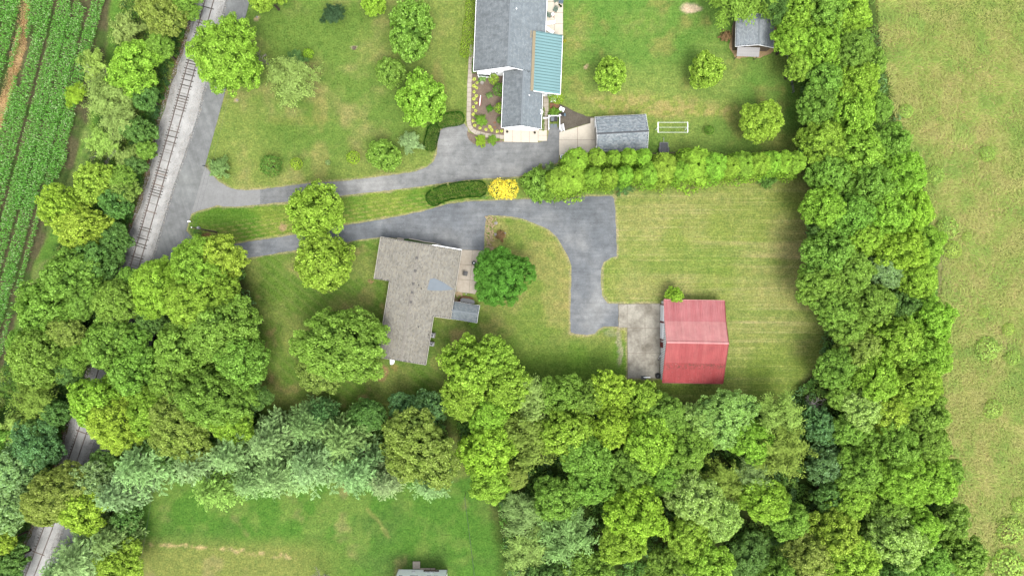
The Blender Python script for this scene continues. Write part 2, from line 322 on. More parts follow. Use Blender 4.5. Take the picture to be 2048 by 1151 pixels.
# ------------------------------------------------------------------ the ground
def build_ground():
    st = .3; nx, ny = 700, 430
    xs = (np.arange(nx) - nx / 2) * st; ys = (np.arange(ny) - ny / 2) * st
    X, Y = np.meshgrid(xs, ys); PX, PY = CX + X * S, CY - Y * S
    wob = (fbm(X * .6, Y * .6, 5) - .5) * 14; wob2 = (fbm(X * .6, Y * .6, 9) - .5) * 14
    QX, QY = PX + wob, PY + wob2
    def c(r, g, b): return np.array(A(r, g, b))
    n1 = fbm(X * .06, Y * .06, 11); n2 = fbm(X * .25, Y * .25, 21); n3 = fbm(X * 1.1, Y * 1.1, 31, 3); n4 = fbm(X * .13, Y * .13, 41)
    def mixc(a, b, t): return a * (1 - t[..., None]) + b * t[..., None]
    def shape(t): return np.broadcast_to(t, X.shape + (3,)).copy()
    g1, g2, tan, dk = c(118, 148, 66), c(140, 158, 78), c(172, 164, 104), c(106, 136, 58)
    base = mixc(shape(g1), g2, sstep(.35, .65, n1))
    base = mixc(base, tan, sstep(.5, .78, n2 * .6 + n4 * .4) * .75)
    base = mixc(base, dk, sstep(.55, .8, fbm(X * .18, Y * .18, 51)) * .5)
    C = base
    def region(poly, col, soft=6, amt=1):
        nonlocal C
        bx = (QX > min(p[0] for p in poly) - 30) & (QX < max(p[0] for p in poly) + 30) & (QY > min(p[1] for p in poly) - 30) & (QY < max(p[1] for p in poly) + 30)
        if not bx.any(): return
        x, y = QX[bx], QY[bx]; d = pdist(x, y, poly) * np.where(inpoly(x, y, poly), 1, -1)
        t = sstep(-soft, soft, d) * amt
        cc = col[bx] if isinstance(col, np.ndarray) and col.ndim == 3 else np.broadcast_to(col, (t.size, 3))
        C[bx] = C[bx] * (1 - t[:, None]) + cc * t[:, None]
    # north-east lawn: greener, a worn tan band above the garage
    ne = mixc(shape(c(110, 150, 64)), c(138, 160, 78), sstep(.35, .7, n1)); ne = mixc(ne, c(152, 152, 84), sstep(.55, .8, n2) * .7)
    region([(1126, -60), (1640, -60), (1640, 305), (1296, 308), (1290, 228), (1190, 232), (1126, 205)], ne, 8)
    for pl, a in (([(1170, 195), (1260, 185), (1400, 205), (1470, 215), (1460, 232), (1380, 235), (1300, 232), (1200, 226)], .7), ([(1145, 20), (1180, 10), (1170, 90), (1140, 110)], .35), ([(1230, 30), (1330, 20), (1330, 60), (1250, 80)], .2)):
        region(pl, mixc(shape(c(194, 176, 112)), c(150, 160, 78), sstep(.45, .6, n3)), 16, a)
    # south-east lawn with mowing lines running east-west
    se = mixc(shape(c(142, 158, 76)), c(160, 164, 94), sstep(.3, .65, n4)); yl = vnoise(X * .02, (Y + .015 * X) * 1.25, 66)
    se = mixc(se, c(202, 186, 130), sstep(.6, .92, yl) * sstep(.35, .6, fbm(X * .04, Y * .25, 61)) * .5)
    se = mixc(se, c(122, 150, 64), sstep(.55, .3, fbm(X * .05, Y * .35, 62)) * .6)
    se = mixc(se, c(120, 148, 58), sstep(640, 760, PY)[...] * .6)
    region([(1226, 360), (1645, 345), (1660, 800), (1230, 800), (1250, 757), (1322, 757), (1322, 607), (1216, 606), (1204, 590), (1202, 537), (1232, 512)], se, 4)
    # lawn round the ranch house
    hs_ = mixc(shape(c(110, 142, 58)), c(136, 152, 76), sstep(.4, .7, n2)); dl = np.abs(np.sin((X * .64 + Y * .77) * 2.1))
    hs_ = mixc(hs_, c(152, 156, 92), sstep(.86, 1, dl) * .35)
    hs_ = mixc(hs_, c(176, 156, 104), sstep(.6, .8, fbm(X * .3, Y * .3, 71)) * .7)
    region([(480, 512), (760, 478), (780, 560), (765, 730), (860, 735), (870, 640), (960, 650), (1000, 640), (1000, 850), (430, 860)], hs_, 8)
    mid = mixc(shape(c(130, 152, 70)), c(154, 158, 88), sstep(.3, .6, n2)); mid = mixc(mid, c(184, 164, 108), sstep(.55, .75, n4) * .6)
    mid = mixc(mid, c(106, 146, 52), sstep(640, 720, PY) * .8)
    region([(985, 432), (1024, 436), (1067, 447), (1097, 460), (1127, 498), (1142, 531), (1141, 665), (1190, 668), (1236, 655), (1254, 656), (1255, 760), (1000, 800), (960, 650)], mid, 4)
    # strip between the two driveways, with mowing lines low down
    st_ = mixc(shape(c(104, 144, 52)), c(132, 156, 64), sstep(.4, .65, n2))
    st_ = mixc(st_, c(176, 172, 100), sstep(.8, 1, np.abs(np.sin((Y - X * .17) * 4.2))) * sstep(440, 470, PY + (PX - 400) * .15) * .6)
    region([(384, 428), (435, 412), (520, 410), (690, 392), (860, 371), (975, 362), (980, 400), (865, 416), (760, 438), (620, 464), (467, 488), (395, 480)], st_, 3)
    # bottom lawn: lusher and patchy, a straw-coloured line across it
    bo = mixc(shape(c(94, 138, 54)), c(118, 148, 68), sstep(.4, .65, n2)); bo = mixc(bo, c(94, 128, 58), sstep(.45, .7, n4))
    bo = mixc(bo, c(140, 150, 78), sstep(1060, 1110, PY) * sstep(760, 560, PX)); bo = mixc(bo, c(160, 152, 100), sstep(.6, .78, fbm(X * .2, Y * .2, 81)) * .6)
    region([(240, 930), (900, 960), (1060, 930), (1060, 1300), (150, 1300)], bo, 10)
    d = pdist(QX, QY, [(290, 1086), (400, 1092), (500, 1103), (590, 1116)], False); C[:] = mixc(C, c(206, 180, 130), sstep(6, 1, d) * sstep(.35, .6, n3) * .8)
    d = pdist(QX, QY, [(735, 1020), (760, 1045), (778, 1075)], False); C[:] = mixc(C, c(180, 168, 104), sstep(6, 1, d) * .35)
    # the tall-grass field
    me_ = mixc(shape(c(172, 176, 98)), c(192, 182, 116), sstep(.35, .65, n1 * .5 + n2 * .5)); me_ = mixc(me_, c(140, 166, 80), sstep(.55, .75, fbm(X * .12, Y * .12, 91)) * .7)
    me_ = mixc(me_, c(198, 182, 130), sstep(.6, .8, n3) * .25)
    region([(1735, -80), (2300, -80), (2300, 1300), (1900, 1300), (1890, 900), (1880, 600), (1860, 350), (1780, 200)], me_, 10)
    # corn field soil, the washed-out strip, weeds beside the tracks
    so_ = mixc(shape(c(108, 104, 74)), c(88, 110, 56), sstep(.4, .6, n2))
    region([(-200, -80), (225, -80), (215, 100), (150, 330), (60, 560), (0, 760), (-200, 1100)], so_, 6)
    we = mixc(shape(c(106, 146, 60)), c(138, 158, 86), sstep(.4, .65, n2)); we = mixc(we, c(84, 118, 52), sstep(.5, .7, n4))
    wp = [(225, -80), (215, 100), (150, 330), (60, 560), (0, 760), (-60, 1000), (-100, 1300)] + [(float(ball_l(y)) , y) for y in (1300, 1151, 900, 700, 500, 300, 100, -80)]
    region(wp, we, 6)
    br = mixc(shape(c(196, 152, 100)), c(172, 138, 98), sstep(.4, .6, n3))
    region([(50, -20), (60, -20), (56, 30), (50, 90), (40, 130), (27, 170), (17, 210), (0, 262), (-20, 240), (2, 190), (22, 130), (38, 60)], br, 3, .85)
    dd = np.abs(QX - ball_l(PY) + 2); C[:] = mixc(C, mixc(shape(c(158, 128, 100)), c(120, 110, 72), sstep(.4, .6, n3)), sstep(14, 2, dd) * sstep(.3, .55, n2 + .1))
    # leaf litter under the woods
    ug = mixc(shape(c(84, 110, 48)), c(96, 104, 58), sstep(.4, .7, n2))
    for pl in ([(270, 560), (420, 500), (480, 520), (520, 640), (500, 800), (560, 850), (900, 830), (900, 940), (250, 960), (180, 900), (170, 700)],
               [(900, 790), (1240, 770), (1330, 800), (1560, 810), (1660, 700), (1640, 420), (1600, 330), (1620, 60), (1580, -80), (1740, -80), (1800, 250), (1880, 500), (1870, 800), (1900, 1200), (1020, 1300), (980, 1000), (950, 940)],
               [(60, 950), (200, 930), (250, 1000), (220, 1200), (150, 1200), (160, 1060), (100, 1050)]):
        region(pl, ug, 12)
    # dry edges along the driveways
    for pl in (DRIVE_N, APRON_N, DRIVE_S, PAD_BARN):
        bx = (PX > min(p[0] for p in pl) - 20) & (PX < max(p[0] for p in pl) + 20) & (PY > min(p[1] for p in pl) - 20) & (PY < max(p[1] for p in pl) + 20)
        d = pdist(PX[bx], PY[bx], pl); t = sstep(4.5, 1.5, d + (n3[bx] - .5) * 6) * .7
        C[bx] = C[bx] * (1 - t[:, None]) + c(188, 176, 134) * t[:, None]
    # single worn spots
    for px, py, rx, ry, col, a in ((1381, 17, 22, 9, (216, 196, 160), 1), (566, 454, 8, 6, (186, 160, 116), .9), (1174, 133, 4, 5, (220, 190, 150), .9), (708, 95, 7, 5, (170, 160, 130), .9), (474, 200, 5, 5, (205, 184, 140), 1),
            (514, 34, 5, 5, (210, 186, 140), 1), (763, 745, 14, 16, (190, 150, 110), .7), (790, 735, 8, 10, (170, 140, 90), .5), (735, 590, 18, 20, (158, 150, 92), .5), (1240, 690, 5, 40, (198, 184, 156), .55), (1222, 665, 14, 6, (150, 160, 120), .5), (745, 565, 8, 3, (170, 130, 100), .7),
            (840, 415, 0, 0, (0, 0, 0), 0), (1890, 540, 12, 60, (176, 166, 128), .4), (600, 240, 70, 10, (160, 156, 84), .25), (640, 320, 20, 40, (190, 168, 110), .3), (2000, 690, 30, 12, (200, 180, 140), .4), (410, 474, 12, 8, (150, 105, 80), .8), (640, 220, 14, 40, (172, 160, 96), .35), (875, 180, 14, 60, (170, 156, 98), .4)):
        if a: t = sstep(1.25, .7, np.hypot((QX - px - wob * .0) / rx, (QY - py) / ry)) * a; C[:] = mixc(C, c(*col), t)
    C *= (1 + (n3[..., None] - .5) * .25) * 1.2
    AL_ = np.ones_like(X); 
    for pl, a in (([(1226, 360), (1645, 345), (1660, 800), (1230, 800), (1250, 757), (1322, 757), (1322, 607), (1216, 606), (1204, 590), (1202, 537), (1232, 512)], .95), ([(384, 428), (435, 412), (520, 410), (690, 392), (860, 371), (975, 362), (980, 400), (865, 416), (760, 438), (620, 464), (467, 488), (395, 480)], .45), ([(985, 432), (1067, 447), (1142, 531), (1141, 665), (1250, 660), (1255, 760), (1000, 800), (960, 650)], .25), ([(1126, -60), (1640, -60), (1640, 305), (1126, 205)], .25)):
        AL_ -= a * inpoly(QX, QY, pl)
    C = np.clip(C, .004, .8); C = np.concatenate([C, np.clip(AL_, 0, 1)[..., None]], -1)
    Z = np.zeros_like(X); V = np.stack([X, Y, Z], -1).reshape(-1, 3)
    i = np.arange(ny - 1)[:, None] * nx + np.arange(nx - 1)[None]; F = np.stack([i, i + 1, i + nx + 1, i + nx], -1).reshape(-1, 4)
    g = link('ground', np_mesh('ground', V, F, M['ground'], C.reshape(-1, 4))); tag(g, kind='structure')
    # outer land to the horizon
    a, b = nx / 2 * st - .4, ny / 2 * st - .4; R = 900
    V = [(-a, -b, -.04), (a, -b, -.04), (a, b, -.04), (-a, b, -.04), (-R, -R, -.04), (R, -R, -.04), (R, R, -.04), (-R, R, -.04)]
    F = [(0, 4, 5, 1), (1, 5, 6, 2), (2, 6, 7, 3), (3, 7, 4, 0)]
    o = link('far_land', np_mesh('far_land', V, F, M['ground'], np.tile(A(112, 140, 66), (8, 1)))); tag(o, kind='structure')
build_ground()

# ------------------------------------------------------------------ road, driveways, pavements
def jitter(poly, amp=.6, step=7, seed=1):
    r = random.Random(seed); out = []
    for i in range(len(poly)):
        a, b = poly[i], poly[(i + 1) % len(poly)]; L = math.hypot(b[0] - a[0], b[1] - a[1]); n = max(1, int(L / step))
        for k in range(n):
            t = k / n; j = amp if k else amp * .3
            out.append((a[0] + (b[0] - a[0]) * t + r.uniform(-j, j), a[1] + (b[1] - a[1]) * t + r.uniform(-j, j)))
    return out
def sheet(name, poly, z, mat, z0=-.15, parent=None, kind='structure', jit=0):
    if jit: poly = jitter(poly, jit)
    mb = MB(); mb.prism([tuple(P(x, y)[:2]) for x, y in poly], z0, z); o = mb.obj(name, mat, parent)
    if kind: tag(o, kind=kind)
    return o
ys_ = list(range(-180, 1360, 30))
sheet('road', [(float(ball_r(y)) - 4, y) for y in ys_] + [(float(road_r(y)), y) for y in ys_[::-1]], .04, M['road'], jit=0)
sheet('driveway', DRIVE_N, .032, M['drive'], jit=.7)
sheet('driveway_apron', APRON_N, .036, concrete('pale_worn_asphalt', A4(182, 183, 182), A4(164, 165, 162), .3), jit=.6)
sheet('driveway', DRIVE_S, .030, M['drive2'], jit=.7)
sheet('garden_bed', BED, .05, M['mulch'], jit=.5); sheet('garden_bed', BED2, .06, M['mulch'], jit=.6); sheet('garden_bed', MULCH_E, .045, mulch('grey_mulch', A4(104, 96, 88), A4(142, 134, 118)), jit=.8)
sheet('mulch_ring', SHEDBED, .03, M['tanmulch'], jit=1.5)
def slabs(name, quads, mat, z=.1):
    """pavement > slab children, each quad in photo pixels, joints left open over a darker bed"""
    allp = [p for q in quads for p in q]; cx = sum(p[0] for p in allp) / len(allp); cy = sum(p[1] for p in allp) / len(allp)
    bed = MB()
    for q in quads: bed.prism([tuple(P(*p)[:2]) for p in q], -.1, z - .035)
    b = bed.obj(name, M['mulch']); tag(b, kind='structure')
    for q in quads:
        qx = sum(p[0] for p in q) / len(q); qy = sum(p[1] for p in q) / len(q); qq = []
        for p in q:
            d = math.hypot(p[0] - qx, p[1] - qy); k = max(0, 1 - .42 / d); qq.append((qx + (p[0] - qx) * k, qy + (p[1] - qy) * k))
        zz = z + random.uniform(-.006, .006)
        MB().prism([tuple(P(*p)[:2]) for p in qq], z - .08, zz).obj('slab', mat, b)
    return b
def along(poly, half, step):
    pts = [Vector(p) for p in poly]; L = [0]
    for a, b in zip(pts, pts[1:]): L.append(L[-1] + (b - a).length)
    n = max(1, round(L[-1] / step)); res = []
    for i in range(n + 1):
        t = L[-1] * i / n
        for k in range(len(L) - 1):
            if L[k] <= t + 1e-6 <= L[k + 1] + 1e-3: break
        u = (t - L[k]) / max(1e-6, L[k + 1] - L[k]); p = pts[k].lerp(pts[k + 1], u)
        d0 = (pts[min(k + 1, len(pts) - 1)] - pts[k]).normalized()
        if u < .5 and k > 0: d0 = ((pts[k] - pts[k - 1]).normalized() + d0).normalized()
        elif u >= .5 and k + 2 < len(pts): d0 = ((pts[k + 2] - pts[k + 1]).normalized() + d0).normalized()
        nrm = Vector((-d0.y, d0.x)); res.append((p + nrm * half, p - nrm * half))
    return [[tuple(a[0]), tuple(b[0]), tuple(b[1]), tuple(a[1])] for a, b in zip(res, res[1:])]
slabs('footpath', along(WALK, 4.4, 9.6), M['conc_walk'])
def gridq(x0, y0, x1, y1, nx, ny, sk=0.0, kx=0.0):
    q = []
    for i in range(nx):
        for j in range(ny):
            def pt(a, b): X = x0 + (x1 - x0) * a / nx; Y = y0 + (y1 - y0) * b / ny; return (X + kx * (Y - y0), Y + sk * (X - x0))
            q.append([pt(i, j), pt(i + 1, j), pt(i + 1, j + 1), pt(i, j + 1)])
    return q
slabs('front_pad', gridq(1008, 258, 1076, 284, 4, 1, .02) + gridq(1076, 260, 1094, 282, 1, 2, 0), M['conc'])
slabs('side_footpath', gridq(1087, 187, 1098, 260, 1, 8, 0, -.03), M['conc_walk'])
slabs('garage_apron', [[(1118.5, 265), (1155, 254), (1155, 280), (1118, 280)], [(1155, 254), (1181, 246), (1181, 236), (1196, 235), (1197, 280), (1155, 280)], [(1118, 280), (1155, 280), (1155, 306), (1118, 311)], [(1155, 280), (1197, 280), (1199, 308), (1155, 306)]], M['conc'])
slabs('barn_apron', [[(1237, 607.5), (1254.5, 607.4), (1254.5, 654.5), (1237, 654.5)], [(1254.5, 607.4), (1290, 607), (1290, 656), (1254.5, 656)], [(1290, 607), (1322, 606.8), (1322, 656), (1290, 656)],
    [(1254.5, 656), (1290, 656), (1290, 706), (1255, 706)], [(1290, 656), (1322, 656), (1321, 706), (1290, 706)], [(1255, 706), (1290, 706), (1290, 755.5), (1255.3, 755.7)], [(1290, 706), (1321, 706), (1318, 756), (1290, 755.5)]], M['conc_old'])
slabs('rear_patio', [[(x, y), (x + 17, y), (x + 17, y + 22), (x, y + 22)] for x in (1092, 1109) for y in (-40, -18, 4, 26, 48)], M['conc'])
slabs('house_patio', [[(922, 499), (945, 500), (943, 530), (917, 528)], [(945, 500), (968.6, 501.5), (967, 531), (943, 530)], [(917, 528), (943, 530), (940, 560), (914, 558)], [(943, 530), (967, 531), (964, 562), (940, 560)],
    [(914, 558), (940, 560), (938, 586), (912, 584)], [(940, 560), (964, 562), (950, 588), (938, 586)]], M['conc_walk'])
slabs('flagstone_steps', [[(909, 584), (916, 582), (922, 588), (914, 595)], [(907, 592), (914, 596), (920, 604), (906, 602)], [(917, 582), (926, 586), (924, 594), (921, 590)]], M['tanstone'], .13)
slabs('brick_patio', gridq(1099, 206, 1118, 217, 3, 2), M['copper'])

# ------------------------------------------------------------------ railway
def railway():
    ys = np.arange(-190, 1370, 12.0); cl = []
    for y in ys:
        x = railx(y) + 8.3; cl.append(P(float(x), float(y)))
    prof = []  # world offsets from the track centre line (negative = west)
    V = []; F = []; n = len(cl)
    for i, y in enumerate(ys):
        c0 = railx(y) + 8.3; L = (ball_l(y) - c0) / S; R = (ball_r(y) - 1 - c0) / S; j = random.uniform(-.18, .18)
        offs = [(L + j, -.05), (L * .75 + j, .12), (-1.65, .33), (-1.3, .38), (-.72, .44), (0, .46), (.72, .44), (1.3, .45), (1.7, .37), (R * .8, .16), (R - .1, .06), (R, .0)]
        for ox, z in offs: p = P(float(c0), float(y)); V.append((p.x + ox, p.y, z + (random.uniform(-.02, .02) if z > .1 else 0)))
    m = 12
    for i in range(n - 1):
        for k in range(m - 1): a = i * m + k; F.append((a, a + m, a + m + 1, a + 1))
    b = link('railway_ballast', np_mesh('railway_ballast', V, F, M['ballast'], smooth=True)); tag(b, kind='structure')
    # loose stones
    rg = np.random.default_rng(3); N = 26000; yy = rg.uniform(-40, 1190, N); c0 = railx(yy) + 8.3
    L = (ball_l(yy) - c0) / S; R = (ball_r(yy) - c0) / S; u = rg.beta(.8, .8, N); ox = L * 1.12 + (R - L * 1.12 + .3) * u
    zz = np.interp(np.abs(ox), [0, 1.7, 4], [.42, .34, .05]); X = (c0 - CX) / S + ox; Y = (CY - yy) / S
    r = rg.uniform(.04, .11, N); a = rg.uniform(0, 6.28, N); T = []
    for k in range(3): T.append(np.stack([X + r * np.cos(a + k * 2.1), Y + r * np.sin(a + k * 2.1), zz - .01], -1))
    T.append(np.stack([X, Y, zz + r * .8], -1)); V = np.stack(T, 1).reshape(-1, 3); b0 = np.arange(N)[:, None] * 4
    F = np.concatenate([b0 + np.array([[0, 1, 3]]), b0 + np.array([[1, 2, 3]]), b0 + np.array([[2, 0, 3]])])
    col = np.repeat(np.array([A(*t) for t in ((232, 231, 228), (210, 209, 204), (176, 174, 168), (216, 206, 192))])[rg.integers(0, 4, N)], 4, 0)
    s_ = link('ballast_stones', np_mesh('ballast_stones', V, F, M['attr'], col)); tag(s_, 'loose pale grey ballast stones spread along the railway', 'gravel', kind='stuff')
    tr = empty('railway_track', 'single railway track with rusty rails and half buried timber sleepers on pale ballast', 'railway', tuple(cl[len(cl) // 2]))
    bx = tr.location
    for side in (-1, 1):
        mb = MB(); pts = []
        for i, p in enumerate(cl):
            d = (cl[min(i + 1, n - 1)] - cl[max(i - 1, 0)]).normalized(); nr = Vector((d.y, -d.x, 0))  # west is negative
            nr = nr if nr.x > 0 else -nr; pts.append((p + nr * side * .7525 + Vector((0, 0, 0)), nr))
        vs = []; fs = []; prof = [(-.07, .44), (-.07, .46), (-.02, .47), (-.02, .56), (-.036, .57), (-.036, .6), (.036, .6), (.036, .57), (.02, .56), (.02, .47), (.07, .46), (.07, .44)]; q = len(prof)
        for p, nr in pts:
            for o_, z in prof: vs.append((p.x + nr.x * o_ - bx.x, p.y + nr.y * o_ - bx.y, z))
        for i in range(len(pts) - 1):
            for k in range(q): fs.append((i * q + k, i * q + (k + 1) % q, (i + 1) * q + (k + 1) % q, (i + 1) * q + k))
        mb.add(vs, fs); mb.obj('rail', M['rust'], tr)
        vs = []; fs = []
        for p, nr in pts:
            for o_ in (-.03, .03): vs.append((p.x + nr.x * o_ - bx.x, p.y + nr.y * o_ - bx.y, .603))
        for i in range(len(pts) - 1): fs.append((2 * i, 2 * i + 1, 2 * i + 3, 2 * i + 2))
        rt = MB().add(vs, fs).obj('rail_head', M['railtop'], tr)
    ties = []
    for k in range(4):
        mb = MB(); mb.box((0, 0, 0), (2.3, .17, .2)); ties.append(mb.mesh('sleeper', M['tie%d' % k]))
    arc = 0.; y = -20.; r = random.Random(5); last = P(float(railx(y) + 8.3), y)
    while y < 1175:
        y += 5.35
        if not (y < 78 or 112 < y < 552 or 862 < y < 930 or 1040 < y): continue
        p = P(float(railx(y) + 8.3), y); q = P(float(railx(y + 4) + 8.3), y + 4); d = (q - p).normalized(); rz = math.atan2(d.y, d.x) + math.pi / 2
        u = r.random(); lowp = .93 if y > 800 else .38
        k = 3 if u < .42 else (2 if u < .56 else (1 if u < .78 else 0)); vis = r.random() > lowp
        o = link('sleeper', ties[k], tr); z = (.375 if vis else .32) + r.uniform(-.01, .012)
        o.location = (p.x - bx.x + (-.06 if not vis else 0) + r.uniform(-.05, .05), p.y - bx.y, z); o.rotation_euler = (0, math.radians(0 if vis else 0), rz + r.uniform(-.03, .03))
railway()
# ------------------------------------------------------------------ buildings
def shingle_mat(name, cols, streak=0):
    m = Mat(name, .95, .05); at = m.n('ShaderNodeAttribute', attribute_name='Col'); co = m.coord(); f = m.noise(co, .5, 5, .65)
    c = m.mix(at.outputs['Color'], m.ramp(f, [(.3, G(.88)), (.7, G(1.08))]), 1, 'MULTIPLY')
    if streak: s = m.noise(m.coord('Object', (.35, 1.6, 1)), 1.0, 4, .6); c = m.mix(c, m.ramp(s, [(.4, G(1 - streak)), (.6, G(1.05))]), 1, 'MULTIPLY')
    m.base(c); return m.m
def roof_plane(root, poly, zf, down, cols, mat, name='roof', tab=.34, expo=.2, seed=0, thick=.14):
    va = {'ranch': .045, 'garage': .09}.get(mat, .035)
    """poly: local xy corners, zf(x,y): height; down: unit xy vector towards the eave"""
    mb = MB(); mb.prism(poly, 0, [0] * len(poly)); n = len(poly)
    mb.v = [(x, y, zf(x, y) - thick if i < n else zf(x, y)) for i, (x, y, z) in enumerate(mb.v)]
    r_ = mb.obj(name, M['roofbase_' + mat], root)
    rg = np.random.default_rng(seed); dx, dy = down; ux, uy = -dy, dx
    us = [x * ux + y * uy for x, y in poly]; vs = [x * dx + y * dy for x, y in poly]
    nu = int((max(us) - min(us)) / tab) + 2; nv = int((max(vs) - min(vs)) / expo) + 1
    I, J = np.meshgrid(np.arange(nu), np.arange(nv)); U = min(us) + (I + (J % 2) * .5 + rg.uniform(-.12, .12, (nv, 1)) - .5) * tab; Vv = min(vs) + J * expo
    w_ = tab * .96; cu = U + w_ / 2; cv = Vv + expo / 2; X = cu * ux + cv * dx; Y = cu * uy + cv * dy
    k = inpoly(X, Y, poly); 
    for a, b in ((-w_ / 2, -expo / 2), (w_ / 2, -expo / 2), (w_ / 2, expo / 2), (-w_ / 2, expo / 2)):
        k &= inpoly((cu + a * .8) * ux + (cv + b * .9) * dx, (cu + a * .8) * uy + (cv + b * .9) * dy, poly)
    U, Vv = U[k], Vv[k]; N = len(U); low = rg.uniform(.016, .034, N); Q = []
    for a, b, h in ((0, 0, .006), (w_, 0, .006), (w_, expo * 1.02, 1), (0, expo * 1.02, 1)):
        uu, vv = U + a, Vv + b; x = uu * ux + vv * dx; y = uu * uy + vv * dy; zb = np.array([zf(p, q) for p, q in zip(x, y)])
        Q.append(np.stack([x, y, zb + (low if h == 1 else h)], -1))
    V = np.stack(Q, 1).reshape(-1, 3); F = np.arange(4 * N).reshape(-1, 4); cc = np.array([A(*c) for c in cols])
    col = cc[rg.integers(0, len(cc), N)] * rg.uniform(1 - va, 1 + va, (N, 1)) * (1 + va * .8 * np.sin(Vv * 9.1) )[:, None]
    s_ = link('shingles', np_mesh('shingles', V, F, M['sh_' + mat], np.repeat(col, 4, 0)), r_); tag(s_, kind='stuff'); return r_
SH = {'ranch': [(180, 176, 164), (172, 168, 156), (188, 184, 171), (163, 159, 149), (184, 178, 162), (176, 173, 163)],
      'slate': [(164, 175, 181), (156, 167, 174), (171, 181, 186), (160, 170, 175)], 'slate2': [(162, 170, 174), (155, 163, 168), (168, 176, 180)],
      'garage': [(172, 184, 190), (186, 195, 200), (158, 170, 178), (196, 203, 207)], 'dark': [(182, 190, 196), (192, 200, 204), (170, 180, 186)], 'small': [(150, 160, 164), (160, 169, 172), (142, 152, 158)]}
for k, v in SH.items(): M['sh_' + k] = shingle_mat('shingles_' + k, v, {'slate2': .16, 'slate': .05}.get(k, 0)); M['roofbase_' + k] = simple('roof_felt_' + k, A4(*[int(c * .72) for c in v[0]]), .95, .1)
def siding_wall(root, poly, z0, z1, mat, name='wall', zf=None):
    mb = MB(); n = len(poly); cx = sum(p[0] for p in poly) / n; cy = sum(p[1] for p in poly) / n
    mb.prism(poly, z0, [zf(*p) - .16 for p in poly] if zf else z1); return mb.obj(name, mat, root)
def window(root, x, y, z, w_, h_, ang, name='window'):
    """frame facing direction ang (radians, outward normal)"""
    nx, ny = math.cos(ang), math.sin(ang); mb = MB()
    t = .07
    for ox, oz, ww, hh in ((0, h_ / 2, w_ + t, t), (0, -h_ / 2, w_ + t, t), (-w_ / 2, 0, t, h_ - t), (w_ / 2, 0, t, h_ - t), (0, 0, t * .5, h_ - t), (0, 0, w_ - t, t * .5)):
        mb.box((-ny * ox + nx * .03, nx * ox + ny * .03, oz), (.08, ww, hh), ang)
    f = mb.obj(name, M['white'], root, (x, y, z)); MB().box((nx * .01, ny * .01, 0), (.03, w_ - .02, h_ - .02), ang).obj('pane', M['glass'], f); return f
def bar(root, name, p0, p1, w_, h_, mat):
    p0, p1 = Vector(p0), Vector(p1); d = p1 - p0; L = d.length; u = d / L; s_ = u.cross(Vector((0, 0, 1)) if abs(u.z) < .99 else Vector((0, 1, 0))).normalized(); t = s_.cross(u)
    vs = [p0 + s_ * (a * w_ / 2) + t * (b * h_ / 2) + u * (c * L) for c in (0, 1) for a, b in ((-1, -1), (1, -1), (1, 1), (-1, 1))]
    mb = MB().add(vs, [(3, 2, 1, 0), (4, 5, 6, 7), (0, 1, 5, 4), (1, 2, 6, 5), (2, 3, 7, 6), (3, 0, 4, 7)]); return mb.obj(name, mat, root)
def roof_vent(root, x, y, z, r=.14, h=.25, mat='darkgrey', name='roof_vent'):
    MB().lathe([(r * .6, -.1), (r * .6, h * .6), (r, h * .62), (r * .9, h * .85), (r * .3, h)], (0, 0, 0), 10).obj(name, M[mat], root, (x, y, z))

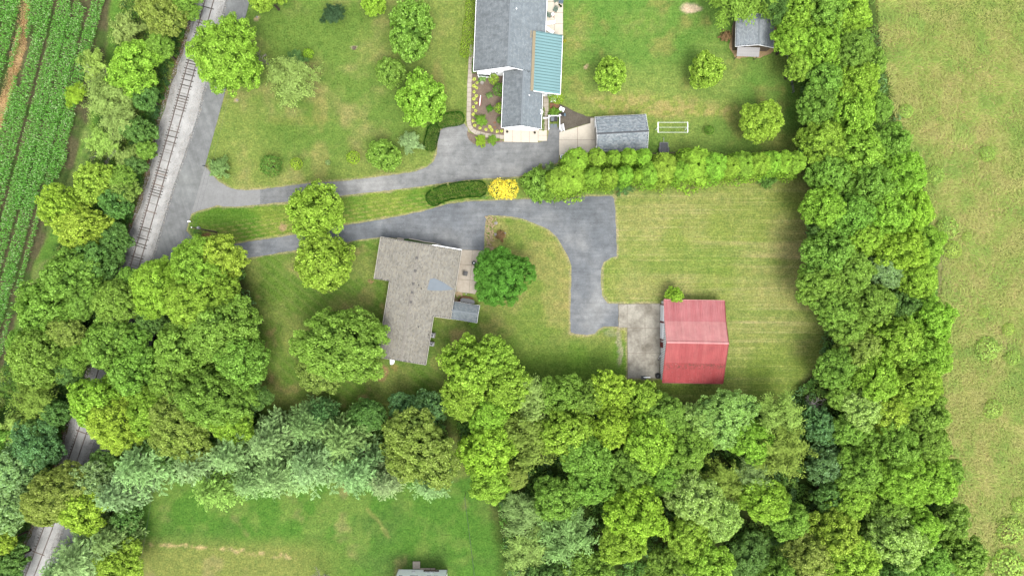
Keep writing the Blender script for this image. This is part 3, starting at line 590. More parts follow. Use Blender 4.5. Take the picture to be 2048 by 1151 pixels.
def ranch_house():
    r = empty('ranch_house', 'low ranch house with brown-grey shingle roof and a grey patch on its east slope', 'house', (-19.47, -12.73, 0), -math.radians(9.1))
    zr = 4.4; s = .2; zw = lambda x, y: zr - abs(x) * s
    west = [(0, -.1), (0, 20.85), (-7.2, 20.85), (-7.2, 13.38), (-4.3, 13.38), (-4.3, -.1)]; east = [(0, 20.85), (0, -.1), (4.3, -.1), (4.3, 8.55), (7.28, 8.55), (7.28, 20.85)]
    roof_plane(r, west, zw, (-1, 0), SH['ranch'], 'ranch', seed=1); roof_plane(r, east, zw, (1, 0), SH['ranch'], 'ranch', seed=2)
    for a, b in ((.0, 20.4),): bar(r, 'ridge_cap', (0, a, zr + .03), (0, b, zr + .03), .34, .07, simple('ridge_shingle', A4(186, 180, 168), .9, .2, 5))
    wp = [(-3.8, .35), (3.85, .35), (3.85, 9.0), (6.8, 9.0), (6.8, 20.4), (-6.7, 20.4), (-6.7, 13.85), (-3.8, 13.85)]
    siding_wall(r, wp, 0, 2.85, M['brick'])
    for x0, x1, y in ((-3.8, 3.85, .35), (-6.7, 6.8, 20.4)):   # gable ends
        MB().add([(x0, y, 2.8), (x1, y, 2.8), (x1, y, zw(x1, 0) - .16), (0, y, zr - .17), (x0, y, zw(x0, 0) - .16), (x0, y + (.1 if y < 5 else -.1), 2.8), (x1, y + (.1 if y < 5 else -.1), 2.8), (x1, y + (.1 if y < 5 else -.1), zw(x1, 0) - .16), (0, y + (.1 if y < 5 else -.1), zr - .17), (x0, y + (.1 if y < 5 else -.1), zw(x0, 0) - .16)],
                 [(0, 1, 2, 3, 4), (9, 8, 7, 6, 5), (0, 5, 6, 1), (1, 6, 7, 2), (2, 7, 8, 3), (3, 8, 9, 4), (4, 9, 5, 0)]).obj('gable', M['offwhite'], r)
    for p, q in (((4.35, -.1), (4.35, 8.5)), ((4.35, 8.5), (7.28, 8.5)), ((-7.26, 13.4), (-7.26, 20.85)), ((-4.36, -.1), (-4.36, 13.3)), ((7.34, 8.55), (7.34, 20.85))):
        bar(r, 'gutter', (p[0], p[1], zw(*p) - .05), (q[0], q[1], zw(*q) - .05), .08, .11, M['offwhite'])
    bar(r, 'fascia', (2.2, 20.92, zw(2.2, 0) - .02), (7.34, 20.92, zw(7.34, 0) - .02), .12, .2, M['white'])
    bar(r, 'fascia', (-7.2, 20.9, zw(7.2, 0) - .06), (2.1, 20.9, zw(2.1, 0) - .06), .08, .16, M['offwhite']); bar(r, 'fascia', (-4.3, -.16, zw(4.3, 0) - .06), (4.3, -.16, zw(4.3, 0) - .06), .08, .16, M['offwhite'])
    # grey membrane patch in the valley of the east slope
    pt = [(2.7, 14.9), (3.4, 15.2), (5.0, 14.75), (6.6, 14.0), (7.1, 13.75), (5.0, 13.2), (3.3, 12.95), (2.5, 13.0)]
    mb = MB().prism(pt, 0, 0); n = len(pt); mb.v = [(x, y, zw(x, y) + (.0 if i < n else .05)) for i, (x, y, z) in enumerate(mb.v)]
    o = mb.obj('roof_patch', M['slate'], r); o['label'] = 'grey membrane patch'
    for x, y in ((-.1, 18.2), (0, 15.9), (0, 13.6), (.05, 12.1), (.1, 10.4)):
        mb = MB(); mb.box((0, 0, .05), (.42, .42, .14)); mb.box((0, 0, .15), (.3, .3, .08)); mb.obj('roof_vent', simple('vent_grey', A4(125, 122, 118)) if 'vent_grey' not in bpy.data.materials else bpy.data.materials['vent_grey'], r, (x, y, zw(x, y) + .04))
    for x, y in ((1.0, 13.5), (1.5, 13.0), (2.05, 6.3), (4.0, 5.2)): roof_vent(r, x, y, zw(x, y), .1, .4, 'black', 'vent_pipe')
    for x, y, a in ((3.86, 2.5, 0), (3.86, 6, 0), (6.81, 16.5, 0), (6.81, 12, 0), (-3.81, 3, math.pi), (-3.81, 9, math.pi), (-6.71, 17, math.pi), (-1.5, .34, -math.pi / 2), (2, .34, -math.pi / 2), (-3, 20.41, math.pi / 2), (4, 20.41, math.pi / 2)): window(r, x, y, 1.6, 1.3, 1.1, a)
    MB().box((0, 0, 1.05), (.95, .08, 2.1)).obj('door', M['white'], r, (.5, 20.45, 0))
    bar(r, 'downspout', (-4.25, -.05, 0), (-4.25, -.05, 3.3), .1, .1, M['white'])
ranch_house()

def white_house():
    r = empty('white_house', 'white-sided house with slate grey gable roofs and a teal metal porch roof', 'house', (-.69, 38.04, 0), -math.radians(2.3))
    zr, ze = 6.6, 3.2; s = (zr - ze) / 6.3; zm = lambda x, y: zr - abs(x) * s
    roof_plane(r, [(0, 0), (0, 19), (-6.1, 19), (-6.1, 0)], zm, (-1, 0), SH['slate2'], 'slate2', seed=3); roof_plane(r, [(0, 19), (0, 0), (6.3, 0), (6.3, 19)], zm, (1, 0), SH['slate'], 'slate', seed=4)
    zg = lambda x, y: zm(x, 0) if x >= 2.7 else zm(2.7, 0) - (2.7 - x) * .6
    roof_plane(r, [(2.7, -9.66), (2.7, .3), (-.76, .3), (-.76, -9.66)], zg, (-1, 0), SH['slate2'], 'slate2', 'garage_roof', seed=5)
    roof_plane(r, [(2.7, .02), (2.7, -9.66), (6.22, -9.66), (6.22, .02)], zg, (1, 0), SH['slate'], 'slate', 'garage_roof', seed=6)
    bar(r, 'ridge_cap', (0, .1, zr + .03), (0, 18.9, zr + .03), .3, .06, M['sh_ridge']); bar(r, 'ridge_cap', (2.7, -9.6, zm(2.7, 0) + .03), (2.7, .0, zm(2.7, 0) + .03), .26, .06, M['sh_ridge'])
    for p, q in (((-6.16, 0), (-6.16, 19)), ((6.36, 7.1), (6.36, 19))): bar(r, 'gutter', (p[0], p[1], zm(*p) - .05), (q[0], q[1], zm(*q) - .05), .08, .11, M['white'])
    bar(r, 'gutter', (-.83, -9.66, 2.9), (-.83, 0, 2.9), .08, .11, M['white']); bar(r, 'gutter', (6.29, -9.66, 2.86), (6.29, -3.4, 2.86), .08, .11, M['white'])
    for x0, x1, f, y in ((-6.1, 0, zm, -.03), (0, 2.6, zm, -.03), (-.76, 2.7, zg, -9.7), (2.7, 6.2, zg, -9.7)): bar(r, 'fascia', (x0, y, f(x0, 0) - .08), (x1, y, f(x1, 0) - .08), .05, .16, M['white'])
    # walls with lap siding
    siding_wall(r, [(-5.6, .45), (5.9, .45), (5.9, 18.6), (-5.6, 18.6)], 0, 3.05, M['white']); siding_wall(r, [(-.4, -9.25), (5.85, -9.25), (5.85, .6), (-.4, .6)], 0, 2.75, M['white'])
    MB().add([(-5.6, .44, 3), (5.9, .44, 3), (5.9, .44, 3.25), (0, .44, 6.42), (-5.6, .44, 3.4), (-5.6, .54, 3), (5.9, .54, 3), (5.9, .54, 3.25), (0, .54, 6.42), (-5.6, .54, 3.4)],
             [(0, 1, 2, 3, 4), (9, 8, 7, 6, 5), (0, 5, 6, 1), (1, 6, 7, 2), (2, 7, 8, 3), (3, 8, 9, 4), (4, 9, 5, 0)]).obj('gable', M['white'], r)
    MB().add([(-.4, -9.26, 2.7), (5.85, -9.26, 2.7), (5.85, -9.26, 2.9), (2.7, -9.26, 4.93), (-.4, -9.26, 2.93), (-.4, -9.16, 2.7), (5.85, -9.16, 2.7), (5.85, -9.16, 2.9), (2.7, -9.16, 4.93), (-.4, -9.16, 2.93)],
             [(0, 1, 2, 3, 4), (9, 8, 7, 6, 5), (0, 5, 6, 1), (1, 6, 7, 2), (2, 7, 8, 3), (3, 8, 9, 4), (4, 9, 5, 0)]).obj('gable', M['white'], r)
    for x, z in ((-1.5, 4.7), (-.1, 4.7)): window(r, x, .42, z, .5, 1.1, -math.pi / 2)
    window(r, -4.3, .42, 1.7, 2.0, 1.2, -math.pi / 2); window(r, -2.3, .42, 1.7, 1.0, 1.2, -math.pi / 2)
    mb = MB(); mb.box((0, 0, .5), (2.3, .5, 1.0)); mb.box((0, 0, 2.05), (2.3, .5, .1)); 
    b = mb.obj('bay_window', M['white'], r, (-4.3, .1, .3)); MB().box((0, -.26, 1.5), (2.0, .04, .9)).obj('pane', M['glass'], b)
    d = MB().box((0, 0, 1.1), (4.9, .08, 2.2)).obj('garage_door', M['white'], r, (2.72, -9.3, 0))
    for z in (.55, 1.1, 1.65): bar(d, 'panel_joint', (-2.4, -.05, z), (2.4, -.05, z), .02, .03, M['greyplast'])
    for x in (-.1, 5.5):
        mb = MB(); mb.box((0, 0, 0), (.16, .2, .34)); mb.box((0, 0, .2), (.22, .26, .05)); mb.obj('wall_lamp', M['black'], r, (x, -9.42, 2.15))
    for x, y, f in ((1.05, 10.2, zm), (3.9, -4.2, zg)): roof_vent(r, x, y, f(x, 0), .12, .35, 'white', 'vent_pipe')
    MB().lathe([(.02, 0), (.42, .1), (.45, .14), (.03, .03)], (0, 0, 0), 14).obj('satellite_dish', M['white'], r, (6.0, -6.7, 3.25)); 
    # porch with teal standing-seam panels
    x0, x1, y0, y1 = 4.55, 9.35, -3.35, 7.05; zt = lambda x: 4.55 - (x - 4.55) * .33
    n = 20; wv = (y1 - y0) / n; L = x1 - x0
    mb = MB(); prof = [(0, 0), (wv - .13, 0), (wv - .12, .05), (wv - .10, .05), (wv - .09, 0)]
    vs = [(0, p, q) for p, q in prof] + [(L, p, q - L * .33) for p, q in prof]; vs += [(0, wv - .09, -.05), (L, wv - .09, -.05 - L * .33), (0, 0, -.05), (L, 0, -.05 - L * .33)]
    fs = [(i, i + 5, i + 6, i + 1) for i in range(4)] + [(4, 9, 11, 10), (10, 11, 13, 12), (12, 13, 5, 0), (5, 13, 11, 9, 8, 7, 6), (12, 0, 1, 2, 3, 4, 10)]
    pm = mb.add(vs, fs).mesh('roof_panel', M['teal']); pr = MB().add([(x0, y0, zt(x0) - .16), (x1, y0, zt(x1) - .16), (x1, y1, zt(x1) - .16), (x0, y1, zt(x0) - .16), (x0, y0, zt(x0) - .06), (x1, y0, zt(x1) - .06), (x1, y1, zt(x1) - .06), (x0, y1, zt(x0) - .06)],
        [(3, 2, 1, 0), (4, 5, 6, 7), (0, 1, 5, 4), (1, 2, 6, 5), (2, 3, 7, 6), (3, 0, 4, 7)]).obj('porch_roof', M['tealdark'], r); pr['label'] = 'teal metal porch roof'
    for i in range(n): link('panel', pm, pr, (x0, y0 + i * wv, zt(x0)))
    bar(r, 'flashing', (4.32, y0, 4.55), (4.32, y1 + .05, 4.55), .52, .06, M['tan']); bar(r, 'flashing', (3.75, y1 - 1.2, zm(3.75, 0) + .04), (3.75, y1 + .1, zm(3.75, 0) + .04), .2, .04, M['tan'])
    bar(r, 'gutter', (x1 + .07, y0, zt(x1) - .06), (x1 + .07, y1, zt(x1) - .06), .08, .11, M['white']); bar(r, 'fascia', (x0, y0 - .05, zt(x0) - .05), (x1, y0 - .05, zt(x1) - .05), .08, .16, M['white']); bar(r, 'fascia', (x0, y1 + .05, zt(x0) - .05), (x1, y1 + .05, zt(x1) - .05), .08, .16, M['teal'])
    for y in (y0 + .25, y0 + 3.5, y0 + 7, y1 - .3): bar(r, 'porch_post', (x1 - .3, y, 0), (x1 - .3, y, zt(x1 - .3) - .15), .14, .14, M['white'])
    siding_wall(r, [(5.9, y0 + .4), (x1 - .45, y0 + .4), (x1 - .45, y1 - .3), (5.9, y1 - .3)], 0, 2.6, M['white'], 'porch_wall')
    for x in (6.5, 7.5, 8.4): window(r, x, y0 + .38, 1.6, .8, 1.2, -math.pi / 2)
    for y in (-8, -5.5): window(r, 5.87, y, 1.6, .9, 1.1, 0)
M['sh_ridge'] = simple('ridge_slate', A4(158, 168, 174), .9, .08, 5)
white_house()

def gable_shed(name, label, cat, o, ang, x0, x1, y0, y1, axis, ridge, ze, zr, cols, mat, wallmat, inset=.2, seed=0):
    """axis 'x': ridge runs along x at y=ridge; axis 'y': along y at x=ridge"""
    r = empty(name, label, cat, (o[0], o[1], 0), ang)
    if axis == 'x':
        sa, sb = (zr - ze) / (y1 - ridge), (zr - ze) / (ridge - y0); z = lambda x, y: zr - (y - ridge) * sa if y > ridge else zr - (ridge - y) * sb
        roof_plane(r, [(x0, ridge), (x1, ridge), (x1, y1), (x0, y1)], z, (0, 1), cols, mat, seed=seed); roof_plane(r, [(x1, ridge), (x0, ridge), (x0, y0), (x1, y0)], z, (0, -1), cols, mat, seed=seed + 1)
        bar(r, 'ridge_cap', (x0, ridge, zr + .03), (x1, ridge, zr + .03), .26, .05, M['sh_ridge'] if mat != 'garage' else M['darkgrey'])
        g = [(lambda t: [(x, y0 + inset, 0), (x, y1 - inset, 0), (x, y1 - inset, ze), (x, ridge, zr - .17), (x, y0 + inset, ze)])(0) for x in (x0 + inset, x1 - inset)]
    else:
        sa, sb = (zr - ze) / (x1 - ridge), (zr - ze) / (ridge - x0); z = lambda x, y: zr - (x - ridge) * sa if x > ridge else zr - (ridge - x) * sb
        roof_plane(r, [(ridge, y0), (ridge, y1), (x0, y1), (x0, y0)], z, (-1, 0), cols, mat, seed=seed); roof_plane(r, [(ridge, y1), (ridge, y0), (x1, y0), (x1, y1)], z, (1, 0), cols, mat, seed=seed + 1)
        bar(r, 'ridge_cap', (ridge, y0, zr + .03), (ridge, y1, zr + .03), .26, .05, M['sh_ridge'])
        g = [[(x0 + inset, y, 0), (x1 - inset, y, 0), (x1 - inset, y, ze), (ridge, y, zr - .17), (x0 + inset, y, ze)] for y in (y0 + inset, y1 - inset)]
    vs = g[0] + g[1]; MB().add(vs, [(0, 1, 2, 3, 4), (9, 8, 7, 6, 5), (0, 5, 6, 1), (1, 6, 7, 2), (2, 7, 8, 3), (3, 8, 9, 4), (4, 9, 5, 0)]).obj('wall', wallmat, r)
    for q in ((x0, y0, x1, y0), (x0, y1, x1, y1), (x0, y0, x0, y1), (x1, y0, x1, y1)):
        if axis == 'x' and q[1] != q[3]:
            for ya, yb in ((q[1], ridge), (ridge, q[3])): bar(r, 'fascia', (q[0], ya, z(0, ya) - .05), (q[0], yb, z(0, yb) - .05), .03, .14, M['white'])
        elif axis == 'y' and q[0] != q[2]:
            for xa, xb in ((q[0], ridge), (ridge, q[2])): bar(r, 'fascia', (xa, q[1], z(xa, 0) - .05), (xb, q[1], z(xb, 0) - .05), .03, .14, M['white'])
        else: bar(r, 'fascia', (q[0], q[1], ze - .06), (q[2], q[3], ze - .06), .03, .12, M['white'])
    return r
g = gable_shed('detached_garage', 'detached garage with mottled blue-grey shingle roof beside the arborvitae hedge', 'garage', (18.94, 27.23), math.radians(3), -4.0, 5.05, -2.75, 3.38, 'x', 0, 2.7, 4.4, SH['garage'], 'garage', M['white'], seed=11)
MB().box((0, 0, 1.1), (.08, 3.2, 2.2)).obj('garage_door', M['offwhite'], g, (-3.83, .2, 0)); window(g, 4.86, .3, 1.6, .9, .8, 0)
g = gable_shed('garden_shed', 'small pale grey-roofed shed tucked against the ranch house', 'shed', (-8.25, -4.35), -math.radians(9.1), -2.45, 2.28, -1.55, 1.6, 'x', .05, 2.3, 2.95, SH['small'], 'small', M['wood'], .12, 13)
MB().box((0, 0, .95), (.06, .9, 1.9)).obj('door', M['offwhite'], g, (2.17, .1, 0))
g = gable_shed('garden_shed', 'dark grey-roofed shed under trees with a corrugated lean-to porch', 'shed', (43.44, 44.1), -math.radians(2), -3.65, 3.15, -1.3, 4.2, 'y', .1, 2.6, 3.8, SH['dark'], 'dark', M['wood'], .25, 15)
po = MB().box((0, 0, 0), (4.0, 1.6, .05)).obj('porch_roof', M['wood'], g, (-1.2, -2.05, 2.25)); po.rotation_euler = (.22, 0, 0)
mb = MB(); vs = [(0, -.8, 0), (.1, -.8, .045), (.2, -.8, 0), (.3, -.8, .045), (.4, -.8, 0)]; vs += [(a, .8, c) for a, b, c in vs]
pm = mb.add(vs, [(i, i + 1, i + 6, i + 5) for i in range(4)]).mesh('panel', simple('white_corrugated_metal', A4(212, 210, 208), .5, .12, 3))
for i in range(10): link('panel', pm, po, (-2 + i * .4, 0, .04))
for x in (-3.0, .6): bar(g, 'porch_post', (x, -2.7, 0), (x, -2.7, 2.05), .1, .1, M['wood'])
MB().box((0, 0, 1), (.9, .06, 2)).obj('door', M['offwhite'], g, (-1.2, -1.08, 0))

def barn():
    r = empty('barn', 'large barn with faded red ribbed metal roof and white walls on the concrete apron', 'barn', (32.25, -9.51, 0), -math.radians(1))
    prof = [(7.3, 2.8, 'barn0'), (3.62, 3.75, 'barn1'), (0, 5.5, None), (-3.62, 3.95, None), (-7.3, 2.75, None)]; X0, n, wv = -5.38, 12, .9
    secs = [((7.3, 2.8), (3.62, 3.75), 'barn0', 0), ((3.62, 3.77), (0, 5.5), 'barn1', 0), ((0, 5.5), (-3.7, 3.97), 'barn2', 1), ((-3.7, 3.95), (-7.35, 2.72), 'barn3', 1)]
    for (ya, za), (yb, zb), mt, d in secs:
        pts = []; ribs = [(0, 0)]
        for k in range(3):
            b = .3 * k; ribs += [(b + .11, 0), (b + .135, .035), (b + .175, .035), (b + .2, 0)]
        ribs.append((wv - .003, 0)); q = len(ribs)
        vs = [(x, 0, z) for x, z in ribs] + [(x, yb - ya, zb - za + z) for x, z in ribs]; pm = MB().add(vs, [(i, i + 1, i + q + 1, i + q) for i in range(q - 1)]).mesh('roof_panel', M[mt])
        base = MB().add([(X0 + .02, ya, za - .12), (-X0, ya, za - .12), (-X0, yb, zb - .12), (X0 + .02, yb, zb - .12), (X0 + .02, ya, za - .01), (-X0, ya, za - .01), (-X0, yb, zb - .01), (X0 + .02, yb, zb - .01)],
            [(3, 2, 1, 0), (4, 5, 6, 7), (0, 1, 5, 4), (1, 2, 6, 5), (2, 3, 7, 6), (3, 0, 4, 7)]).obj('roof', M['redtrim'], r)
        base['label'] = {'barn0': 'faded pink lower north slope', 'barn1': 'palest pink upper north slope', 'barn2': 'red upper south slope', 'barn3': 'stained red lower south slope'}[mt]
        for i in range(n): o = link('panel', pm, base, (X0 + i * wv, ya, za + random.uniform(0, .004)))
    bar(r, 'ridge_cap', (X0, 0, 5.56), (-X0 + .04, 0, 5.56), .34, .05, M['barn1'])
    for (ya, za), (yb, zb), mt, d in secs:
        bar(r, 'rake_trim', (X0 - .03, ya, za + .0), (X0 - .03, yb, zb + .0), .07, .16, M['barn1'] if not d else M['barn3']); bar(r, 'rake_trim', (-X0 + .05, ya, za), (-X0 + .05, yb, zb), .07, .16, M['redtrim'])
    bar(r, 'gutter', (X0, 7.37, 2.75), (-X0, 7.37, 2.75), .12, .1, M['barn1']); bar(r, 'gutter', (X0, -7.42, 2.66), (-X0, -7.42, 2.66), .12, .1, M['redtrim'])
    pr = [(-7.1, 0), (7.05, 0), (7.05, 2.7), (3.6, 3.62), (0, 5.32), (-3.6, 3.85), (-7.1, 2.65)]
    vs = [(-5.2, y, z) for y, z in pr] + [(5.2, y, z) for y, z in pr]; MB().add(vs, [(0, 1, 2, 3, 4, 5, 6), tuple(range(7, 14))[::-1]] + [(i, (i + 1) % 7, (i + 1) % 7 + 7, i + 7) for i in range(7)]).obj('wall', M['white'], r)
    mb = MB()
    for k in range(46): y = -7.0 + k * .31; zt = np.interp(y, [-7.1, -3.6, 0, 3.6, 7.05], [2.6, 3.8, 5.25, 3.55, 2.62]); mb.box((-5.225, y, zt / 2), (.05, .07, zt))
    o = mb.obj('wall_siding', M['offwhite'], r); o['kind'] = 'stuff'
    for y, w_ in ((4.9, 2.9), (1.7, 2.9)):
        d = MB().box((0, 0, 1.2), (.1, w_, 2.4)).obj('garage_door', M['white'], r, (-5.31, y, 0))
        for z in (.6, 1.2, 1.8): bar(d, 'panel_joint', (-.06, -w_ / 2, z), (-.06, w_ / 2, z), .03, .03, M['greyplast'])
        for s in (-1, 1): bar(r, 'door_trim', (-5.37, y + s * (w_ / 2 + .1), 0), (-5.37, y + s * (w_ / 2 + .1), 2.5), .16, .16, M['redtrim'])
    MB().box((0, 0, 1.05), (.08, .95, 2.1)).obj('door', M['redtrim'], r, (-5.3, -.8, 0))
    for x in (-3, 0, 3): window(r, x, -7.12, 1.6, .9, .9, -math.pi / 2); window(r, x, 7.07, 1.6, .9, .9, math.pi / 2)
barn()

def bottom_house():
    p = P(846, 1137.5); r = empty('white_house', 'white house cut off by the bottom edge, its rows of small windows facing the lawn', 'house', (p.x, p.y, 0), -.01)
    MB().box((0, -5.05, 2.4), (8.8, 10, 4.8)).obj('wall', simple('bright_white_siding', (.8, .82, .84, 1), .6, .05), r)
    pl = [(-4.7, -5.05), (4.7, -5.05), (4.7, .35), (-4.7, .35)]; z = lambda x, y: 5.9 + (y + 5.05) * -.2
    M['roofbase_x'] = M['roofbase_slate']; roof_plane(r, pl, z, (0, 1), SH['slate'], 'slate', seed=20); roof_plane(r, [(4.7, -5.05), (-4.7, -5.05), (-4.7, -10.4), (4.7, -10.4)], lambda x, y: 5.9 - (-5.05 - y) * .2, (0, -1), SH['slate'], 'slate', seed=21)
    for x in (-1.6, .9, 1.8): window(r, x, -.03, 1.1, .6, .5, math.pi / 2)
    for x in (-3.6, -1.6, -.9, 1.4, 2.6): window(r, x, -.03, 3.1, .6, .9, math.pi / 2)
    bar(r, 'ledge', (.2, .12, .85), (3.0, .12, .85), .3, .08, M['wood'])
    for x in (-4.45, 4.45): bar(r, 'corner_trim', (x, 0, 0), (x, 0, 4.8), .1, .1, M['offwhite'])
    slabs('back_step', [[(825.5, 1121), (840.5, 1121), (840.5, 1136), (825.5, 1136)]], M['conc_walk'], .15)
    slabs('back_terrace', gridq(840.5, 1134.5, 871, 1139.5, 3, 1), M['conc_walk'], .12)
bottom_house()

# ------------------------------------------------------------------ things in the yards
def at(o, px, py, z=0): p = P(px, py); o.location = (p.x, p.y, z); return o
def thing(name, label, cat, px, py, rz=0, z=0, group=None):
    p = P(px, py); return empty(name, label, cat, (p.x, p.y, z), rz, group)
def one(name, label, cat, px, py, mb, mat, rz=0, z=0, group=None, smooth=False):
    o = mb.obj(name, mat, smooth=smooth); at(o, px, py, z); o.rotation_euler = (0, 0, rz); return tag(o, label, cat, group)
def hvac(px, py, label, s=1):
    r = thing('air_conditioner', label, 'air conditioner', px, py, -.16, group='air conditioners beside the ranch house')
    MB().box((0, 0, .05), (.98 * s, .98 * s, .1)).obj('base_pad', M['stone'], r)
    c = MB(); c.box((0, 0, .5), (.82 * s, .82 * s, .78)); c.obj('casing', M['steel'], r)
    MB().lathe([(.3 * s, .89), (.36 * s, .9), (.36 * s, .93), (.3 * s, .94)], n=16).obj('fan_ring', M['steel'], r)
    MB().lathe([(.0, .895), (.33 * s, .9), (.33 * s, .903), (0, .905)], n=16).obj('fan_well', M['black'], r)
    f = MB()
    for k in range(3): a = k * 2.094 + s; f.box((.15 * math.cos(a), .15 * math.sin(a), .93), (.3, .12, .02), a)
    f.obj('fan_blade', M['darkgrey'], r)
hvac(865.5, 669.5, 'larger air conditioner nearer the roof corner east of the ranch house', 1); hvac(864.5, 687, 'smaller air conditioner farther from the roof corner east of the ranch house', .85)
def bin_(px, py, lid, label):
    r = thing('wheelie_bin', label, 'bin', px, py, 0, group='bins in the white enclosure')
    MB().add([(-.24, -.28, .05), (.24, -.28, .05), (.24, .26, .05), (-.24, .26, .05), (-.3, -.34, 1.0), (.3, -.34, 1.0), (.3, .32, 1.0), (-.3, .32, 1.0)], [(3, 2, 1, 0), (4, 5, 6, 7), (0, 1, 5, 4), (1, 2, 6, 5), (2, 3, 7, 6), (3, 0, 4, 7)]).obj('body', M['darkgrey'], r)
    mb = MB(); mb.box((0, 0, 1.04), (.64, .72, .06)); mb.box((0, -.02, 1.08), (.46, .5, .04)); mb.obj('lid', M[lid], r)
    for s in (-1, 1): w_ = MB().tube([(s * .24, .32, .12), (s * .3, .32, .12)], .12, 10).obj('wheel', M['rubber'], r)
    bar(r, 'handle', (-.25, .38, 1.0), (.25, .38, 1.0), .04, .04, M['black'])
bin_(1104, 241, 'greyplast', 'wheeled bin with pale grey lid, left in the white enclosure'); bin_(1111.2, 240.5, 'black', 'wheeled bin with black lid, right in the white enclosure')
r = thing('bin_enclosure', 'white three-sided timber screen standing round the wheeled bins', 'fence', 1108, 246)
for name, a, b in (('panel', (-.95, 1.05), (.95, 1.05)), ('panel', (-.98, 1.0), (-1.0, -1.25)), ('panel', (.98, 1.0), (.95, -1.25))):
    p = bar(r, 'panel', (a[0], a[1], .62), (b[0], b[1], .62), .08, 1.15, M['white'])
for x, y in ((-.98, 1.05), (.98, 1.05), (-1.0, -1.3), (.95, -1.3)): MB().box((0, 0, .7), (.14, .14, 1.4)).obj('post', M['white'], r, (x, y, 0))
one('flat_square', 'flat grey square before the bins, left of the pair', 'paving', 1103.5, 251.5, MB().box((0, 0, .06), (.62, .6, .08)), M['slate'], group='flat squares before the bins'); one('flat_square', 'flat grey square before the bins, right of the pair', 'paving', 1111, 251.5, MB().box((0, 0, .06), (.62, .6, .08)), M['slate'], group='flat squares before the bins')  # plain stand-ins for two unidentified flat grey shapes
g_ = thing('garden_gate', 'low white gate across the side footpath by the garage wall', 'gate', 1092, 237.8); bar(g_, 'rail', (-.55, 0, .9), (.55, 0, .9), .06, .1, M['white']); bar(g_, 'rail', (-.55, 0, .35), (.55, 0, .35), .06, .1, M['white'])
for i in range(9): bar(g_, 'picket', (-.5 + i * .125, .05, .1), (-.5 + i * .125, .05, 1.05), .06, .03, M['white'])
def bench(px, py, rz, label, mat='white', L=1.3, cat='bench', name='garden_bench'):
    r = thing(name, label, cat, px, py, rz)
    for i in range(4): bar(r, 'seat_slat', (-L / 2, -.2 + i * .125, .45), (L / 2, -.2 + i * .125, .45), .1, .03, M[mat])
    for i in range(3): bar(r, 'back_slat', (-L / 2, .27 + i * .02, .58 + i * .14), (L / 2, .27 + i * .02, .58 + i * .14), .03, .1, M[mat])
    for sx in (-1, 1):
        for y, h in ((-.2, .45), (.26, .95)): MB().box((0, 0, h / 2), (.07, .07, h)).obj('leg', M[mat], r, (sx * (L / 2 - .06), y, 0))
        bar(r, 'armrest', (sx * (L / 2 - .05), -.25, .65), (sx * (L / 2 - .05), .3, .65), .07, .04, M[mat])
bench(1123, 220.5, -.45, 'white bench standing on the grey mulch by the hosta bed', L=.95); bench(1106.5, 202, 0, 'white bench under the lime green bush on the brick patio', L=.9)
r = thing('lattice_panel', 'white latticed trellis chair at the corner of the mulch and the apron', 'trellis', 1124.5, 257, .2)
for i in range(6): bar(r, 'slat', (-.35, -.5 + i * .2, .3 + .05 * i), (.3, -.35 + i * .2, .3 + .05 * i), .06, .03, M['white'])
for s in (-.35, .3): bar(r, 'rail', (s, -.6, .25), (s, .7, .6), .06, .04, M['white'])
for s in (-.35, .3): bar(r, 'leg', (s, .6, 0), (s, .6, .6), .05, .05, M['white'])
r = thing('barbecue', 'small blue and white barbecue standing on the mulch beside the hostas', 'barbecue', 1124.5, 232, .1)
MB().lathe([(.1, .5), (.28, .62), (.3, .75), (.28, .85), (.1, .95)], n=14).obj('bowl', M['black'], r); MB().box((0, 0, 0), (.4, .3, .04)).obj('shelf', M['white'], r, (-.45, 0, .75)); MB().box((0, 0, 0), (.3, .5, .04)).obj('shelf', M['blue'], r, (.42, 0, .75))
for a in range(3): bar(r, 'leg', (.15 * math.cos(a * 2.1), .15 * math.sin(a * 2.1), .55), (.32 * math.cos(a * 2.1), .32 * math.sin(a * 2.1), 0), .03, .03, M['steel'])
r = thing('well_cover_box', 'small white utility box with blue top between driveway and arborvitae', 'utility box', 1124.8, 314.7, .02)
MB().box((0, 0, .35), (.8, .62, .7)).obj('casing', M['white'], r); MB().box((0, 0, .72), (.6, .42, .05)).obj('lid', M['blue'], r); MB().lathe([(.12, .74), (.14, .76), (.05, .8)], n=8).obj('cap', M['black'], r)
